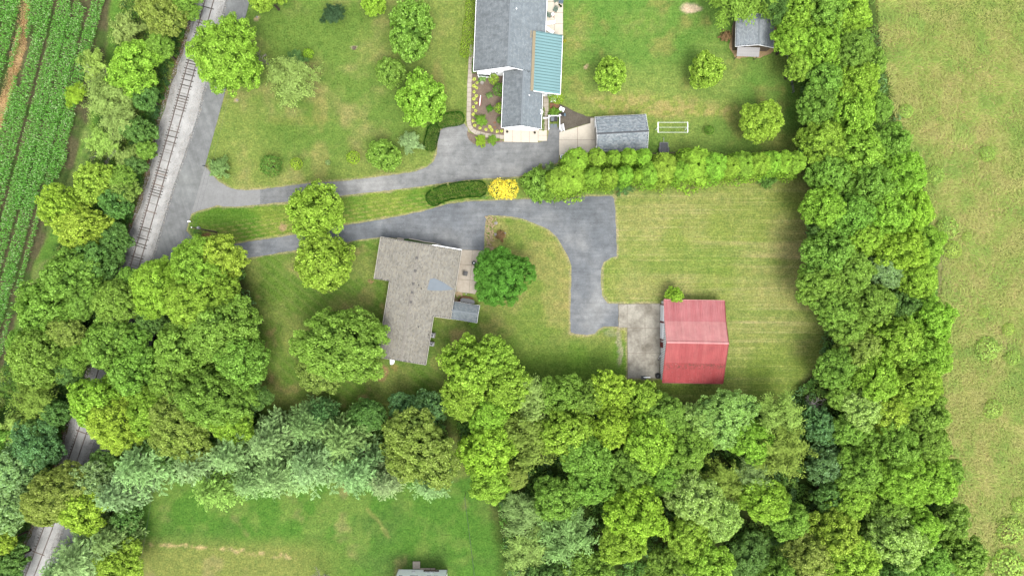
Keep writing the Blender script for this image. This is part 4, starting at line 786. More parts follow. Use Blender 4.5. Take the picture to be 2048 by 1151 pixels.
# rear patio furniture
def lounger(px, py, rz, label):
    r = thing('sun_lounger', label, 'sun lounger', px, py, rz, .1, group='white loungers on the rear patio')
    MB().box((0, 0, .3), (1.25, .58, .06)).obj('seat', M['white'], r, (-.25, 0, 0)); b = MB().box((.3, 0, 0), (.6, .58, .06)).obj('backrest', M['white'], r, (.38, 0, .31)); b.rotation_euler = (0, -.5, 0)
    for x in (-.75, .3):
        for y in (-.24, .24): MB().box((0, 0, .15), (.05, .05, .3)).obj('leg', M['white'], r, (x, y, 0))
lounger(1101, 47, .08, 'white lounger lying crosswise on the rear patio beside the roof edge'); lounger(1098.5, 62, -.62, 'white lounger set diagonally at the corner of the teal roof')
def chair(px, py, rz, mat, label):
    r = thing('patio_chair', label, 'chair', px, py, rz, .1, group='chairs on the rear patio')
    for i in range(5): bar(r, 'seat_slat', (-.28, -.26 + i * .12, .36), (.28, -.26 + i * .12, .36), .09, .03, M[mat])
    for i in range(5): bar(r, 'back_slat', (-.24 + i * .12, .3, .36), (-.3 + i * .15, .55, .95), .09, .03, M[mat])
    for s in (-1, 1):
        bar(r, 'armrest', (s * .34, -.3, .55), (s * .34, .38, .58), .12, .03, M[mat]); bar(r, 'leg', (s * .3, -.26, 0), (s * .3, -.26, .55), .06, .06, M[mat]); bar(r, 'leg', (s * .3, .32, 0), (s * .3, .36, .5), .06, .06, M[mat])
chair(1111.5, 3, .4, 'green', 'sage green slatted chair at the top edge of the rear patio'); chair(1110.5, 22, -.5, 'green', 'sage green slatted chair in the middle of the rear patio'); chair(1098.5, 33, 1.2, 'green', 'dark sage chair close to the grey roof edge, left of the round table'); chair(1121.5, 6, -.2, 'blue', 'teal blue chair at the lawn edge of the rear patio')
r = thing('side_table', 'small white round table with dark legs on the rear patio', 'table', 1105, 31.5, 0, .1); MB().lathe([(.02, .5), (.26, .5), (.27, .53), (.02, .54)], n=14).obj('tabletop', M['white'], r)
for k in range(4): bar(r, 'leg', (.05, 0, .5), (.38 * math.cos(k * 1.57 + .6), .38 * math.sin(k * 1.57 + .6) - .1, 0), .07, .05, M['redtrim'])
def pot(px, py, rr, mat, label, plant=(70, 110, 50), z=.1):
    r = thing('flower_pot', label, 'flower pot', px, py, 0, z); MB().lathe([(rr * .65, 0), (rr, rr * 1.5), (rr * 1.08, rr * 1.55), (rr * 1.05, rr * 1.7), (rr * .9, rr * 1.68), (rr * .85, rr * 1.5)], n=12).obj('pot', M[mat], r)
    V, F, c = tuft_mesh(40, rr * 1.2, rr * 1.6, 5); o = link('plant', np_mesh('pot_plant', V, F, M['leaf'], c), r, (0, 0, rr * 1.5)); o.color = A4(*plant)
def tuft_mesh(n, r, h, seed, wd=.08, droop=.5, up=.5):
    """leafy rosette: n bent blades out of one point"""
    g = np.random.default_rng(seed); a = g.uniform(0, 6.283, n); L = r * g.uniform(.6, 1.05, n); e = g.uniform(.1, 1, n) ** .8
    w_ = wd * g.uniform(.7, 1.2, n); dx, dy = np.cos(a), np.sin(a); px_, py_ = -dy, dx; Vs = []
    for t, zz, ww in ((0, 0, .25), (.5, .9, 1), (1, .55, .15)):
        x = dx * L * t * (.5 + .5 * e); y = dy * L * t * (.5 + .5 * e); z = h * zz * (1.1 - e * droop)
        Vs.append(np.stack([x - px_ * w_ * ww, y - py_ * w_ * ww, z], -1)); Vs.append(np.stack([x + px_ * w_ * ww, y + py_ * w_ * ww, z], -1))
    V = np.stack(Vs, 1).reshape(-1, 3); b = np.arange(n)[:, None] * 6; F = np.concatenate([b + np.array([[0, 1, 3, 2]]), b + np.array([[2, 3, 5, 4]])])
    c = np.repeat(g.uniform(.7, 1.25, (n, 1)) * np.array([[1, 1, 1]]), 6, 0); return V, F, c
pot(1118.5, 11.5, .16, 'copper', 'brown pot nearest the teal chair on the rear patio'); pot(1121.5, 14.5, .2, 'darkgrey', 'dark pot at the lawn edge of the rear patio')
pot(1014.5, 264.5, .2, 'darkgrey', 'dark planter left of the garage door', (120, 110, 90)); pot(1069.5, 266.3, .2, 'darkgrey', 'dark planter right of the garage door', (120, 110, 90))
pot(874.5, 490.5, .24, 'white', 'round white planter at the driveway corner of the ranch house', (200, 205, 200)); pot(878.8, 491.5, .15, 'white', 'small white planter beside the larger round one', (120, 120, 120))
pot(932.5, 587.5, .12, 'white', 'small white pot at the foot of the dark round tree', (200, 200, 200))
# clothesline
r = thing('clothesline', 'white clothesline frame on the lawn beside the detached garage', 'clothesline', 1340.5, 260)
for s in (-1, 1):
    MB().tube([(s * 2.65, 0, 0), (s * 2.65, 0, 2.0)], .06, 8).obj('post', M['white'], r); bar(r, 'crossbar', (s * 2.65, -.92, 2.0), (s * 2.65, .95, 2.0), .11, .08, M['white'])
for y in (-.88, .02, .9): MB().tube([(-2.65, y, 2.02), (0, y, 1.98), (2.65, y, 2.02)], .022 if y != .02 else .014, 5).obj('line', M['white'], r)
# utility trailer
r = thing('utility_trailer', 'small dark mesh-floored trailer parked on the lawn behind the arborvitae', 'trailer', 1326.5, 299, .0)
MB().box((0, 0, .42), (1.45, 2.3, .05)).obj('deck', M['darkgrey'], r)
for i in range(14): bar(r, 'slat', (-.68, -1.05 + i * .165, .46), (.68, -1.05 + i * .165, .46), .04, .03, M['black'])
for s in (-1, 1):
    bar(r, 'side_rail', (s * .74, -1.15, .62), (s * .74, 1.15, .62), .05, .05, M['steel']); w_ = MB().tube([(s * .8, -.1, .3), (s * .96, -.1, .3)], .3, 14).obj('wheel', M['rubber'], r); bar(r, 'mudguard', (s * .88, -.5, .66), (s * .88, .3, .66), .2, .03, M['black'])
bar(r, 'drawbar', (0, 1.15, .4), (0, 2.1, .4), .07, .07, M['steel']); bar(r, 'end_rail', (-.74, 1.15, .62), (.74, 1.15, .62), .05, .05, M['steel'])
def rail_fence(pts, label, mat, h=1.1, step=2.2, rails=(.55, 1.0), w_=.08):
    p0 = P(*pts[0]); r = empty('rail_fence', label, 'fence', tuple(p0))
    for (a, b) in zip(pts, pts[1:]):
        A_, B_ = P(*a) - p0, P(*b) - p0; L = (B_ - A_).length; n = max(1, round(L / step))
        for i in range(n + 1): q = A_.lerp(B_, i / n); MB().box((0, 0, h / 2), (.12, .12, h)).obj('post', mat, r, tuple(q))
        for i in range(n):
            u, v = A_.lerp(B_, i / n), A_.lerp(B_, (i + 1) / n)
            for z in rails: bar(r, 'rail', (u.x, u.y, z), (v.x, v.y, z), w_, .12, mat)
rail_fence([(1297, 309), (1320, 308.5), (1350, 306.5), (1372, 305)], 'grey timber rail fence running behind the arborvitae row', M['wood'])
rail_fence([(1572, 112), (1576, 140), (1581, 170), (1584, 186)], 'weathered rail fence at the east edge of the lawn', M['steel'], w_=.06)
# basketball hoop
r = thing('basketball_hoop', 'white basketball hoop standing at the south edge of the barn apron', 'basketball hoop', 1287, 754, 0)
MB().box((0, 0, .12), (.9, .6, .22)).obj('base', M['darkgrey'], r); bar(r, 'pole', (0, 0, .2), (0, .25, 3.0), .1, .1, M['greyplast'])
MB().box((0, 0, 0), (1.15, .05, .72)).obj('backboard', M['white'], r, (0, .42, 3.15)); bar(r, 'arm', (0, .2, 2.7), (0, .4, 3.0), .06, .06, M['greyplast'])
mb = MB(); mb.tube([(.23 * math.cos(t * .5236), .23 * math.sin(t * .5236) + .7, 2.95) for t in range(13)], .015, 5, False); mb.obj('rim', M['offwhite'], r)
mb = MB()
for q in range(2):
    r = thing('tyre', ['black tyre on top of the pair beside the barn corner', 'black tyre underneath, beside the barn corner'][1 - q], 'tyre', 1315.5, 750.5, 0, q * .26, group='tyres stacked by the barn')
    MB().lathe([(.25, .03), (.46, 0), (.52, .06), (.52, .19), (.46, .25), (.25, .22), (.22, .12)], n=20).obj('tread', M['rubber'], r, smooth=True)
    MB().lathe([(.2, .1), (.24, .12), (.1, .16), (.02, .16)], n=12).obj('rim', M['darkgrey'], r)
# bicycle leaning at the barn wall
r = thing('bicycle', 'dark bicycle with pale frame leaning against the barn wall', 'bicycle', 1318.5, 711.5, math.radians(70))
def wheel(r, x):
    mb = MB(); mb.tube([(x + .33 * math.cos(t * .4189), .0, .34 + .33 * math.sin(t * .4189)) for t in range(16)], .03, 6, False); w_ = mb.obj('wheel', M['rubber'], r)
    for k in range(6): a = k * .5236; bar(w_, 'spoke', (x - .3 * math.cos(a), 0, .34 - .3 * math.sin(a)), (x + .3 * math.cos(a), 0, .34 + .3 * math.sin(a)), .01, .01, M['steel'])
wheel(r, -.52); wheel(r, .52); mb = MB()
for a, b in (((-.52, .34), (-.12, .36)), ((-.52, .34), (-.2, .8)), ((-.2, .8), (-.12, .36)), ((-.2, .78), (.36, .85)), ((-.12, .36), (.38, .75)), ((.36, .95), (.52, .34))): mb.tube([(a[0], 0, a[1]), (b[0], 0, b[1])], .025, 6)
mb.obj('frame', M['white'], r); mb = MB(); mb.tube([(.3, -.28, 1.0), (.38, -.1, .98), (.38, .1, .98), (.3, .28, 1.0)], .02, 6); mb.obj('handlebar', M['black'], r)
MB().add([(-.34, -.07, .86), (-.34, .07, .86), (-.06, .02, .86), (-.06, -.02, .86), (-.34, -.07, .9), (-.34, .07, .9), (-.06, .02, .88), (-.06, -.02, .88)], [(3, 2, 1, 0), (4, 5, 6, 7), (0, 1, 5, 4), (1, 2, 6, 5), (2, 3, 7, 6), (3, 0, 4, 7)]).obj('saddle', M['black'], r)
# fire pit, wall, pond, stoop, rocks
r = thing('fire_pit', 'round dark grey fire pit with pale centre on the house patio', 'fire pit', 948, 525.7, 0, .1)
MB().lathe([(.24, 0), (.36, .28), (.38, .34), (.3, .34), (.22, .2), (.02, .18)], n=18).obj('bowl', M['darkgrey'], r); MB().lathe([(.02, .3), (.12, .3), (.1, .36), (.02, .4)], n=10).obj('lid_knob', M['white'], r)
chair(932, 547, 1.4, 'darkgrey', 'dark chair half under the round dark tree on the house patio')
r = thing('curved_wall', 'low curved brick wall round the little dark pond by the shed', 'wall', 934, 598); o0 = P(934, 598)
arc = [(919, 604), (919, 599), (922, 594.5), (928, 593), (938, 594.5), (947, 597)]; wpts = [P(*p) - o0 for p in arc]
for a, b in zip(wpts, wpts[1:]):
    L = (b - a).length; n = max(1, round(L / .3)); rz = math.atan2((b - a).y, (b - a).x)
    for i in range(n):
        q = a.lerp(b, (i + .5) / n)
        for z in (.1, .24): MB().box((0, 0, 0), (L / n - .015, .26, .12), rz).obj('brick', M['brick'], r, (q.x, q.y, z))
sheet('pond', [(921, 603), (921, 598), (925, 595.5), (938, 597), (948, 600), (950, 606), (940, 607)], .05, M['water'])
r = one('stoop', 'rounded white concrete stoop at the south gable of the ranch house', 'step', 784.5, 722.5, MB().prism([(-.4, .45), (-.36, -.5), (0, -.55), (.32, -.35), (.42, 0), (.36, .35), (.1, .5)], 0, .18), M['white'])
rr = random.Random(12)
def rock_mesh(seed, mat):
    r_ = random.Random(seed); bm = bmesh.new(); bmesh.ops.create_icosphere(bm, subdivisions=1, radius=1)
    for v in bm.verts: v.co = Vector((v.co.x * (1 + r_.uniform(-.25, .25)), v.co.y * (.7 + r_.uniform(-.2, .2)), v.co.z * .5 + r_.uniform(-.1, .1)))
    me = bpy.data.meshes.new('rock'); bm.to_mesh(me); bm.free(); me.materials.append(M[mat]); return me
RK = [rock_mesh(i, 'tanstone') for i in range(4)]; RP = [rock_mesh(i + 9, 'stone') for i in range(3)]
w_ = thing('rubble_wall', 'tumbled tan stone retaining edge between the driveway and the lawn', 'stone wall', 979, 470)
w0 = P(979, 470)
for k in range(170):
    t = rr.random(); x = 971 + 15 * rr.random() + (8 * (1 - t) if rr.random() < .3 else 0); y = 433 + 68 * t; q = P(x, y) - w0; s = rr.uniform(.1, .27); o = link('stone', RK[k % 4], w_, (q.x, q.y, .03 + s * .3)); o.scale = (s, s, s); o.rotation_euler = (0, 0, rr.uniform(0, 6))
for px, py, s, lab in ((992, 446, .42, 'largest pale boulder on the lawn beside the rubble edge'), (991, 469, .4, 'pale boulder left of the reddish shrub'), (1010, 466, .26, 'small pale rock right of the reddish shrub')):
    o = link('boulder', RP[int(px) % 3]); at(o, px, py, s * .2); o.scale = (s * .8, s * 1.3, s); o.rotation_euler = (0, 0, rr.uniform(0, 3)); tag(o, lab, 'rock')
one('tree_stump', 'low weathered stump in the open north lawn', 'stump', 708.5, 96, MB().lathe([(.38, 0), (.3, .12), (.26, .22), (.24, .22), (.02, .2)], n=11), M['wood'])
for px, py, lab in ((474, 200, 'stone cap in a bare ring at the foot of the roadside walnut'), (514, 34.5, 'stone cap in a bare ring nearest the top of the road')): one('marker_stone', lab, 'stone', px, py, MB().lathe([(.2, 0), (.2, .1), (.12, .14), (.02, .15)], n=8), M['stone'])
one('bird_bath', 'white stone bird bath at the top of the mulched flower bed', 'bird bath', 964.5, 168, MB().lathe([(.2, 0), (.1, .1), (.08, .6), (.3, .72), (.34, .8), (.26, .78), (.1, .73), (.02, .72)], n=16), M['stone'])
r = thing('garden_bench', 'narrow red bench with a white centre board in the flower bed', 'bench', 960.3, 203, math.radians(84))
for i, m_ in ((-1, 'red'), (0, 'white'), (1, 'red')): bar(r, 'seat_slat', (-.85, i * .15, .42), (.75 + (.25 if i == 0 else 0), i * .15, .42), .13, .04, M[m_])
for x in (-.6, .5): bar(r, 'leg', (x, -.15, 0), (x, -.15, .4), .08, .06, M['red']); bar(r, 'leg', (x, .15, 0), (x, .15, .4), .08, .06, M['red'])
for px, py, lab in ((989.5, 245.5, 'orange stepping stone, upper of the two in the flower bed'), (989.5, 254.5, 'orange stepping stone, lower of the two in the flower bed')): one('stepping_stone', lab, 'stone', px, py, MB().box((0, 0, .07), (.42, .34, .06), .1), M['copper'])
# manhole-like lid south of the ranch house
one('septic_lid', 'blue plastic septic lid in the bare patch south of the ranch house', 'lid', 762.5, 749.5, MB().lathe([(.32, 0), (.32, .07), (.26, .1), (.02, .11)], n=14), M['blue'])
# utility pole with wires
def wire(r, a, b, sag, rad=.011):
    a, b = Vector(a), Vector(b); MB().tube([a.lerp(b, t / 14) - Vector((0, 0, sag * 4 * (t / 14) * (1 - t / 14))) for t in range(15)], rad, 4).obj('wire', M['darkgrey'], r)
def pole(px, py, h, label):
    r = thing('utility_pole', label, 'utility pole', px, py); MB().tube([(0, 0, 0), (0, 0, h)], [.17, .1], 10).obj('pole', M['wood'], r)
    for x in (-.0,): MB().lathe([(.06, 0), (.09, .1), (.05, .22)], n=8).obj('insulator', M['white'], r, (0, 0, h))
    MB().lathe([(.2, 0), (.24, .05), (.24, .7), (.18, .8)], n=12).obj('transformer', M['steel'], r, (.34, .1, h - 2.2)); return r
pl = pole(433, 464, 9.6, 'timber utility pole leaning out of the trees beside the driveway apron'); p0 = pl.location
q = P(497, -30, 9) ; wire(pl, (0, 0, 9.7), (q.x - p0.x, q.y - p0.y, 9.4), .8); wire(pl, (.1, 0, 8.7), (q.x - p0.x + .5, q.y - p0.y, 8.6), .9)
q = P(270, 1200, 9); wire(pl, (0, 0, 9.7), (q.x - p0.x, q.y - p0.y, 9.4), .8)
r = thing('mailbox', 'white roadside mailbox at the mouth of the south driveway', 'mailbox', 384, 444); bar(r, 'post', (0, 0, 0), (0, 0, 1.0), .09, .09, M['wood'])
MB().prism([(-.25, -.1), (.25, -.1), (.25, .1), (-.25, .1)], 1.0, 1.22).obj('box', M['white'], r); bar(r, 'flag', (.1, .12, 1.1), (.1, .12, 1.35), .02, .08, M['red'])
r = thing('mailbox', 'dark roadside mailbox at the corner of the north driveway', 'mailbox', 414, 333.5); bar(r, 'post', (0, 0, 0), (0, 0, 1.0), .09, .09, M['wood']); bar(r, 'arm', (-.3, 0, .95), (.2, 0, .95), .08, .08, M['wood'])
MB().prism([(-.32, -.1), (.1, -.1), (.1, .1), (-.32, .1)], 1.0, 1.22).obj('box', M['darkgrey'], r)
r = thing('service_wire_post', 'thin grey service post on the south lawn carrying a wire', 'post', 931.5, 985); MB().tube([(0, 0, 0), (0, 0, 3)], .05, 8).obj('pole', M['steel'], r); q = P(955, 1175) ; p0 = r.location; wire(r, (0, 0, 3), (q.x - p0.x, q.y - p0.y, 3), .5, .03)
# edging strip and narrow bed on the north side of the ranch house
sheet('planting_strip', [(805, 478.5), (818, 476.5), (845, 483), (880, 490), (884, 495), (860, 492), (820, 486)], .05, M['attr_grass'] if 'attr_grass' in M else simple('strip_grass', A4(96, 138, 58), .9, .3, 6))
r = thing('edging_hoop', 'curved pale stone edging in the strip north of the ranch house', 'edging', 850, 486); o0 = P(850, 486)
e = [(818, 477), (835, 480), (850, 483.5), (866, 485.5), (880, 489), (884, 493)]; ep = [P(*p) - o0 for p in e]
for a, b in zip(ep, ep[1:]):
    n = max(1, round((b - a).length / .4))
    for i in range(n): u, v = a.lerp(b, i / n), a.lerp(b, (i + .94) / n); bar(r, 'stone', (u.x, u.y, .08), (v.x, v.y, .08), .14, .12, M['conc'])
one('entry_slab', 'pale stone slab at the driveway entry of the ranch house', 'step', 801, 478.5, MB().box((0, 0, .1), (1.2, .55, .14), -.16), M['conc_walk'])
# ------------------------------------------------------------------ vegetation
def quads(C, N, ln, wd, g, jit=.55, dirn=None):
    """leaf quads: centres C, normals N, half length ln, half width wd (arrays or scalars)"""
    n = len(C); N = N + g.normal(0, jit, (n, 3)); N /= np.linalg.norm(N, axis=1)[:, None] + 1e-9
    T = g.normal(0, 1, (n, 3)) if dirn is None else dirn + g.normal(0, .25, (n, 3))
    T -= (T * N).sum(1)[:, None] * N; T /= np.linalg.norm(T, axis=1)[:, None] + 1e-9; B = np.cross(N, T)
    ln = np.broadcast_to(ln, n)[:, None] * g.uniform(.7, 1.25, (n, 1)); wd = np.broadcast_to(wd, n)[:, None] * g.uniform(.7, 1.25, (n, 1))
    V = np.stack([C - T * ln, C - B * wd + T * ln * .1, C + T * ln, C + B * wd + T * ln * .1], 1).reshape(-1, 3)
    return V, np.arange(4 * n).reshape(-1, 4)
def usph(g, n): v = g.normal(0, 1, (n, 3)); return v / np.linalg.norm(v, axis=1)[:, None]
def crown_broad(seed, R, crl=1.0, leaf=.2, nl=6, flat=.75, cover=1.7, spread=.5, gap=.0, hi_amt=.25, drop=0):
    """irregular crown: lobes -> clumps -> leaves. Origin in the crown's middle"""
    g = np.random.default_rng(seed); lobes = [(np.array([0, 0, R * .1]), R * .6)]
    a0 = g.uniform(0, 6.28)
    for i in range(nl):
        a = a0 + i * 6.283 / nl + g.uniform(-.25, .25); r = R * g.uniform(.42, .62) * spread * 2; lr = R * g.uniform(.24, .42)
        lobes.append((np.array([r * math.cos(a), r * math.sin(a), R * g.uniform(-.3, .1)]), min(lr, R * 1.04 - r) if R * 1.04 - r > R * .22 else R * .25))
    for i in range(nl // 2 + 1):
        a = g.uniform(0, 6.28); r = R * g.uniform(.1, .4); lobes.append((np.array([r * math.cos(a), r * math.sin(a), R * g.uniform(.22, .42)]), R * g.uniform(.2, .32)))
    cc = []; cn = []
    for li, (c, lr) in enumerate(lobes):
        m = int(4 * math.pi * lr * lr / (crl * crl * 3.1) * 1.9) + 4; d = usph(g, m); d = d[d[:, 2] > -.45]
        p = c + d * lr * np.array([1, 1, flat]) * g.uniform(.8, 1.12, (len(d), 1)); keep = np.ones(len(p), bool)
        for lj, (c2, r2) in enumerate(lobes):
            if lj != li: q = (p - c2) / np.array([1, 1, flat]); keep &= np.linalg.norm(q, axis=1) > r2 * .86
        cc.append(p[keep]); cn.append(d[keep])
    cc = np.concatenate(cc); cn = np.concatenate(cn); cn[:, 2] += .35; cn /= np.linalg.norm(cn, axis=1)[:, None]
    if gap: k = g.random(len(cc)) > gap; cc, cn = cc[k], cn[k]
    m = len(cc); rc = crl * g.uniform(.55, 1.15, m); per = (2 * math.pi * rc ** 2 / (leaf * leaf * 2.2) * cover * .55).astype(int) + 3
    idx = np.repeat(np.arange(m), per); d = usph(g, len(idx)) + cn[idx] * .75; d /= np.linalg.norm(d, axis=1)[:, None]
    rad = g.uniform(.35, 1.05, len(idx)) ** .5; C = cc[idx] + d * (rc[idx] * rad)[:, None] * np.array([1, 1, .8])
    if drop: C[:, 2] -= drop * g.random(len(C)) ** 2
    V, F = quads(C, d + np.array([0, 0, .35]), leaf, leaf * .62, g, .45)
    cv = g.uniform(.82, 1.18, m)[idx] * g.uniform(.7, 1.3, len(idx)); hi = np.clip((rad - .7) * 3.4, 0, 1) * (g.random(len(idx)) < .45) * hi_amt * 2.2  # hi: highlights painted into the colour of the outer clump leaves
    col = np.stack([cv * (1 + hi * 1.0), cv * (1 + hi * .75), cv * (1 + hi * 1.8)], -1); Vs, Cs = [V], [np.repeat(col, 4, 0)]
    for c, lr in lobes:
        n2 = int(4 * math.pi * (lr * .72) ** 2 / (.42 * .42 * 2) * 2.2) + 6; d = usph(g, n2); v2, f2 = quads(c + d * lr * np.array([1, 1, flat]) * g.uniform(.6, .8, (n2, 1)), d, .42, .3, g, .5); Vs.append(v2); Cs.append(np.repeat(g.uniform(.65, 1.0, (n2, 1)) * np.array([[.8, .85, 1.]]), 4, 0))  # inner leaves tinted darker, shade in the crown gaps painted in
    V = np.concatenate(Vs); return V, np.arange(len(V)).reshape(-1, 4), np.concatenate(Cs), lobes
def crown_round(seed, R, leaf=.14, cover=2.6, bump=.12, k=3.0, hz=1.0, hi_amt=.3, low=-.85):
    g = np.random.default_rng(seed); n = int(4 * math.pi * R * R * hz / (leaf * leaf * 2.2) * cover * .6); d = usph(g, n); d = d[d[:, 2] > low]
    b = fbm(d[:, 0] * k + 5, d[:, 1] * k + d[:, 2] * k * 1.3, seed, 3); b2 = vnoise(d[:, 0] * k * 3 + 9, d[:, 1] * k * 3 + d[:, 2] * 7, seed + 4)
    r = R * (1 - bump + bump * 2.2 * (b - .3) + .06 * (b2 - .5)) * g.uniform(.86, 1.03, len(d)); C = d * r[:, None] * np.array([1, 1, hz])
    V, F = quads(C, d, leaf, leaf * .6, g, .5); cv = g.uniform(.7, 1.3, len(d)) * (.82 + .36 * b2); hi = g.random(len(d)) * hi_amt * (b2 > .4)  # leaves on the bumps brightened and yellowed as a painted highlight
    col = np.stack([cv * (1 + hi), cv * (1 + hi * .5), cv], -1); return V, F, np.repeat(col, 4, 0), [(np.zeros(3), R)]
def crown_willow(seed, R, leaf=.26, nb=70, dens=120, droop=.5):
    """loose feathery crown: arching twigs carrying long thin leaves"""
    g = np.random.default_rng(seed); Cs = []; Ds = []; tips = []; sh = []
    for i in range(nb):
        a = g.uniform(0, 6.283); e = g.uniform(.0, 1.3); L = R * g.uniform(.5, 1.0); base = np.array([g.normal(0, R * .12), g.normal(0, R * .12), -R * .2])
        ax = np.array([math.cos(a) * math.cos(e), math.sin(a) * math.cos(e), math.sin(e) * .8]); tips.append(base + ax * L * .8)
        for s_ in range(9):
            t = g.uniform(.3, 1.0); o = base + ax * L * t; b = g.normal(0, 1, 3); b[2] *= .4; b = b / np.linalg.norm(b) + ax * .9; b /= np.linalg.norm(b); m = int(dens * L / R / 9 * 1.4); u = g.uniform(0, 1, m); l2 = R * .2
            p = o + b * (u * l2)[:, None]; p[:, 2] -= droop * (u ** 2) * l2 * .8 + 0; p += g.normal(0, .045 * R, (m, 3)); Cs.append(p); dd = b - np.array([0, 0, droop]) * 1.0; Ds.append(np.repeat(dd[None], m, 0)); sh.append(np.full(m, g.uniform(.78, 1.22)))
    C = np.concatenate(Cs); D = np.concatenate(Ds); N = C / R + np.array([0, 0, .9]); V, F = quads(C, N, leaf, leaf * .34, g, .4, D)
    cv = np.concatenate(sh) * g.uniform(.75, 1.3, len(C)); col = np.stack([cv, cv, cv], -1); return V, F, np.repeat(col, 4, 0), [(t, R * .2) for t in tips[:8]]
def crown_pine(seed, R, hz=2.2, whorls=11, leaf=.26):
    """white pine: whorls of spreading boughs with plumes of soft needles"""
    g = np.random.default_rng(seed); Cs = []; Ds = []; Ns = []; sh = []; tips = []
    for w_ in range(whorls):
        t = w_ / (whorls - 1); z = R * hz * (t - .5); rr = R * (1 - t ** 1.5 * .93) * g.uniform(.88, 1.06); nb = int(5 + 5 * (1 - t)); a0 = g.uniform(0, 6.28)
        for k in range(nb):
            a = a0 + k * 6.283 / nb + g.uniform(-.2, .2); L = rr * g.uniform(.72, 1.08); ax = np.array([math.cos(a), math.sin(a), .12 + .5 * t]); br = g.uniform(.8, 1.22)
            if w_ in (3, 5) and k % 2: tips.append(np.array([0, 0, z]) + ax * L * .7)
            ns = max(3, int(L / .42))
            for s_ in range(ns):
                u = (s_ + g.random()) / ns; o = np.array([0, 0, z]) + ax * L * u; side = (1 if s_ % 2 else -1)
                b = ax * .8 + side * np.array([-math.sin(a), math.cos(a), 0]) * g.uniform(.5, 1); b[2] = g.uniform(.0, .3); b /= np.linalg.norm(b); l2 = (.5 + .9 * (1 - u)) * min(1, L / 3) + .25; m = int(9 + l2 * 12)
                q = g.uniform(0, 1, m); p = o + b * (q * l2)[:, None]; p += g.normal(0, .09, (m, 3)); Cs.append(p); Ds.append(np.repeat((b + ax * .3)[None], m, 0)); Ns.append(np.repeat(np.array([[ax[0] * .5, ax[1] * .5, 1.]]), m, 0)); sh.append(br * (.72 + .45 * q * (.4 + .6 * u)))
    C = np.concatenate(Cs); V, F = quads(C, np.concatenate(Ns), leaf, leaf * .27, g, .5, np.concatenate(Ds)); cv = np.concatenate(sh) * g.uniform(.8, 1.25, len(C))
    return V, F, np.repeat(np.stack([cv, cv, cv], -1), 4, 0), [(t, .3) for t in tips[:10]]
def crown_column(seed, R, h, leaf=.13, cover=1.9):
    """arborvitae: blunt column of upright sprays, origin at the base"""
    g = np.random.default_rng(seed); n = int(2 * math.pi * R * h / (leaf * leaf * 2) * cover * .75); t = g.uniform(.05, 1, n) ** .8; a = g.uniform(0, 6.283, n)
    k = int(n * .3); t[:k] = 1 - g.random(k) ** 2 * .28; prof = np.where(t < .66, 1.42 - .42 * t / .66, np.sqrt(np.clip(1 - ((t - .66) / .345) ** 2, 0, 1)))
    lump = vnoise(a * 2.2, t * h * 1.3, seed) * .5 + vnoise(a * 4, t * h * 3.2, seed + 2) * .5; r = R * prof * (.74 + .34 * lump) * g.uniform(.88, 1.05, n)
    C = np.stack([r * np.cos(a), r * np.sin(a), t * h * (.95 + .06 * lump)], -1); N = np.stack([np.cos(a) * .9, np.sin(a) * .9, .3 + 1.4 * (t > .8)], -1)
    V, F = quads(C, N, leaf * 1.25, leaf * .5, g, .6, np.stack([np.cos(a) * .5, np.sin(a) * .5, np.full(n, 1.)], -1)); cv = (.5 + .85 * lump) * g.uniform(.75, 1.3, n)  # sprays in the hollows coloured darker, painting in the shade of the gaps
    return V, F, np.repeat(np.stack([cv * 1.05, cv, cv * .9], -1), 4, 0), []
def dead_mesh(seed, R, h):
    g = random.Random(seed); mb = MB()
    def br(p, d, L, r, k):
        q = p + d * L; mb.tube([p, (p + q) / 2 + Vector((g.uniform(-.1, .1), g.uniform(-.1, .1), 0)) * L, q], [r, r * .8, r * .55], 4, False)
        if k:
            for i in range(3 + (k > 1)): dd = (d + Vector((g.uniform(-.8, .8), g.uniform(-.8, .8), g.uniform(-.25, .5)))).normalized(); br(p + d * L * g.uniform(.45, 1), dd, L * g.uniform(.5, .75), r * .5, k - 1)
    for i in range(6): a = i * 1.05 + g.uniform(-.3, .3); br(Vector((0, 0, h * g.uniform(.3, .7))), Vector((math.cos(a), math.sin(a), g.uniform(.3, .9))).normalized(), R * .5, .07, 3)
    return mb.mesh('branches', M['deadwood'])
PROTO = {}
def proto(key, res, R, mat='leaf'):
    V, F, col, lobes = res; me = np_mesh(key, V, F, M[mat], col); g = random.Random(len(PROTO)); mb = MB(); z0 = -1.6 * R
    # trunk in units where crown middle is z=0 and the ground is z=-1 (scaled later), limbs reach into the lobes
    PROTO.setdefault(key[:-1], []).append((me, R, lobes))
def trunk_mesh(lobes, R, zc, seed):
    g = random.Random(seed); mb = MB(); r0 = .045 * R + .05; top = Vector((0, 0, zc + R * .25)); mb.tube([(0, 0, -.1), (.05, 0, zc * .4), (0, .05, zc - R * .3), top], [r0 * 1.25, r0, r0 * .8, r0 * .25], 7)
    for c, lr in lobes[1:7]:
        e = Vector((float(c[0]), float(c[1]), float(c[2]) + zc + lr * .2)); s_ = Vector((0, 0, max(.5, zc - R * g.uniform(.3, .7)))); mid = (s_ + e) / 2 + Vector((g.uniform(-.2, .2), g.uniform(-.2, .2), .1 * R)); mb.tube([s_, mid, e], [r0 * .5, r0 * .35, r0 * .12], 5, False)
        for q in range(2): f = e + Vector((g.uniform(-1, 1), g.uniform(-1, 1), g.uniform(0, .6))) * lr * .7; mb.tube([mid.lerp(e, .6), f], [r0 * .2, .02], 4, False)
    return mb.mesh('trunk', M['bark'])
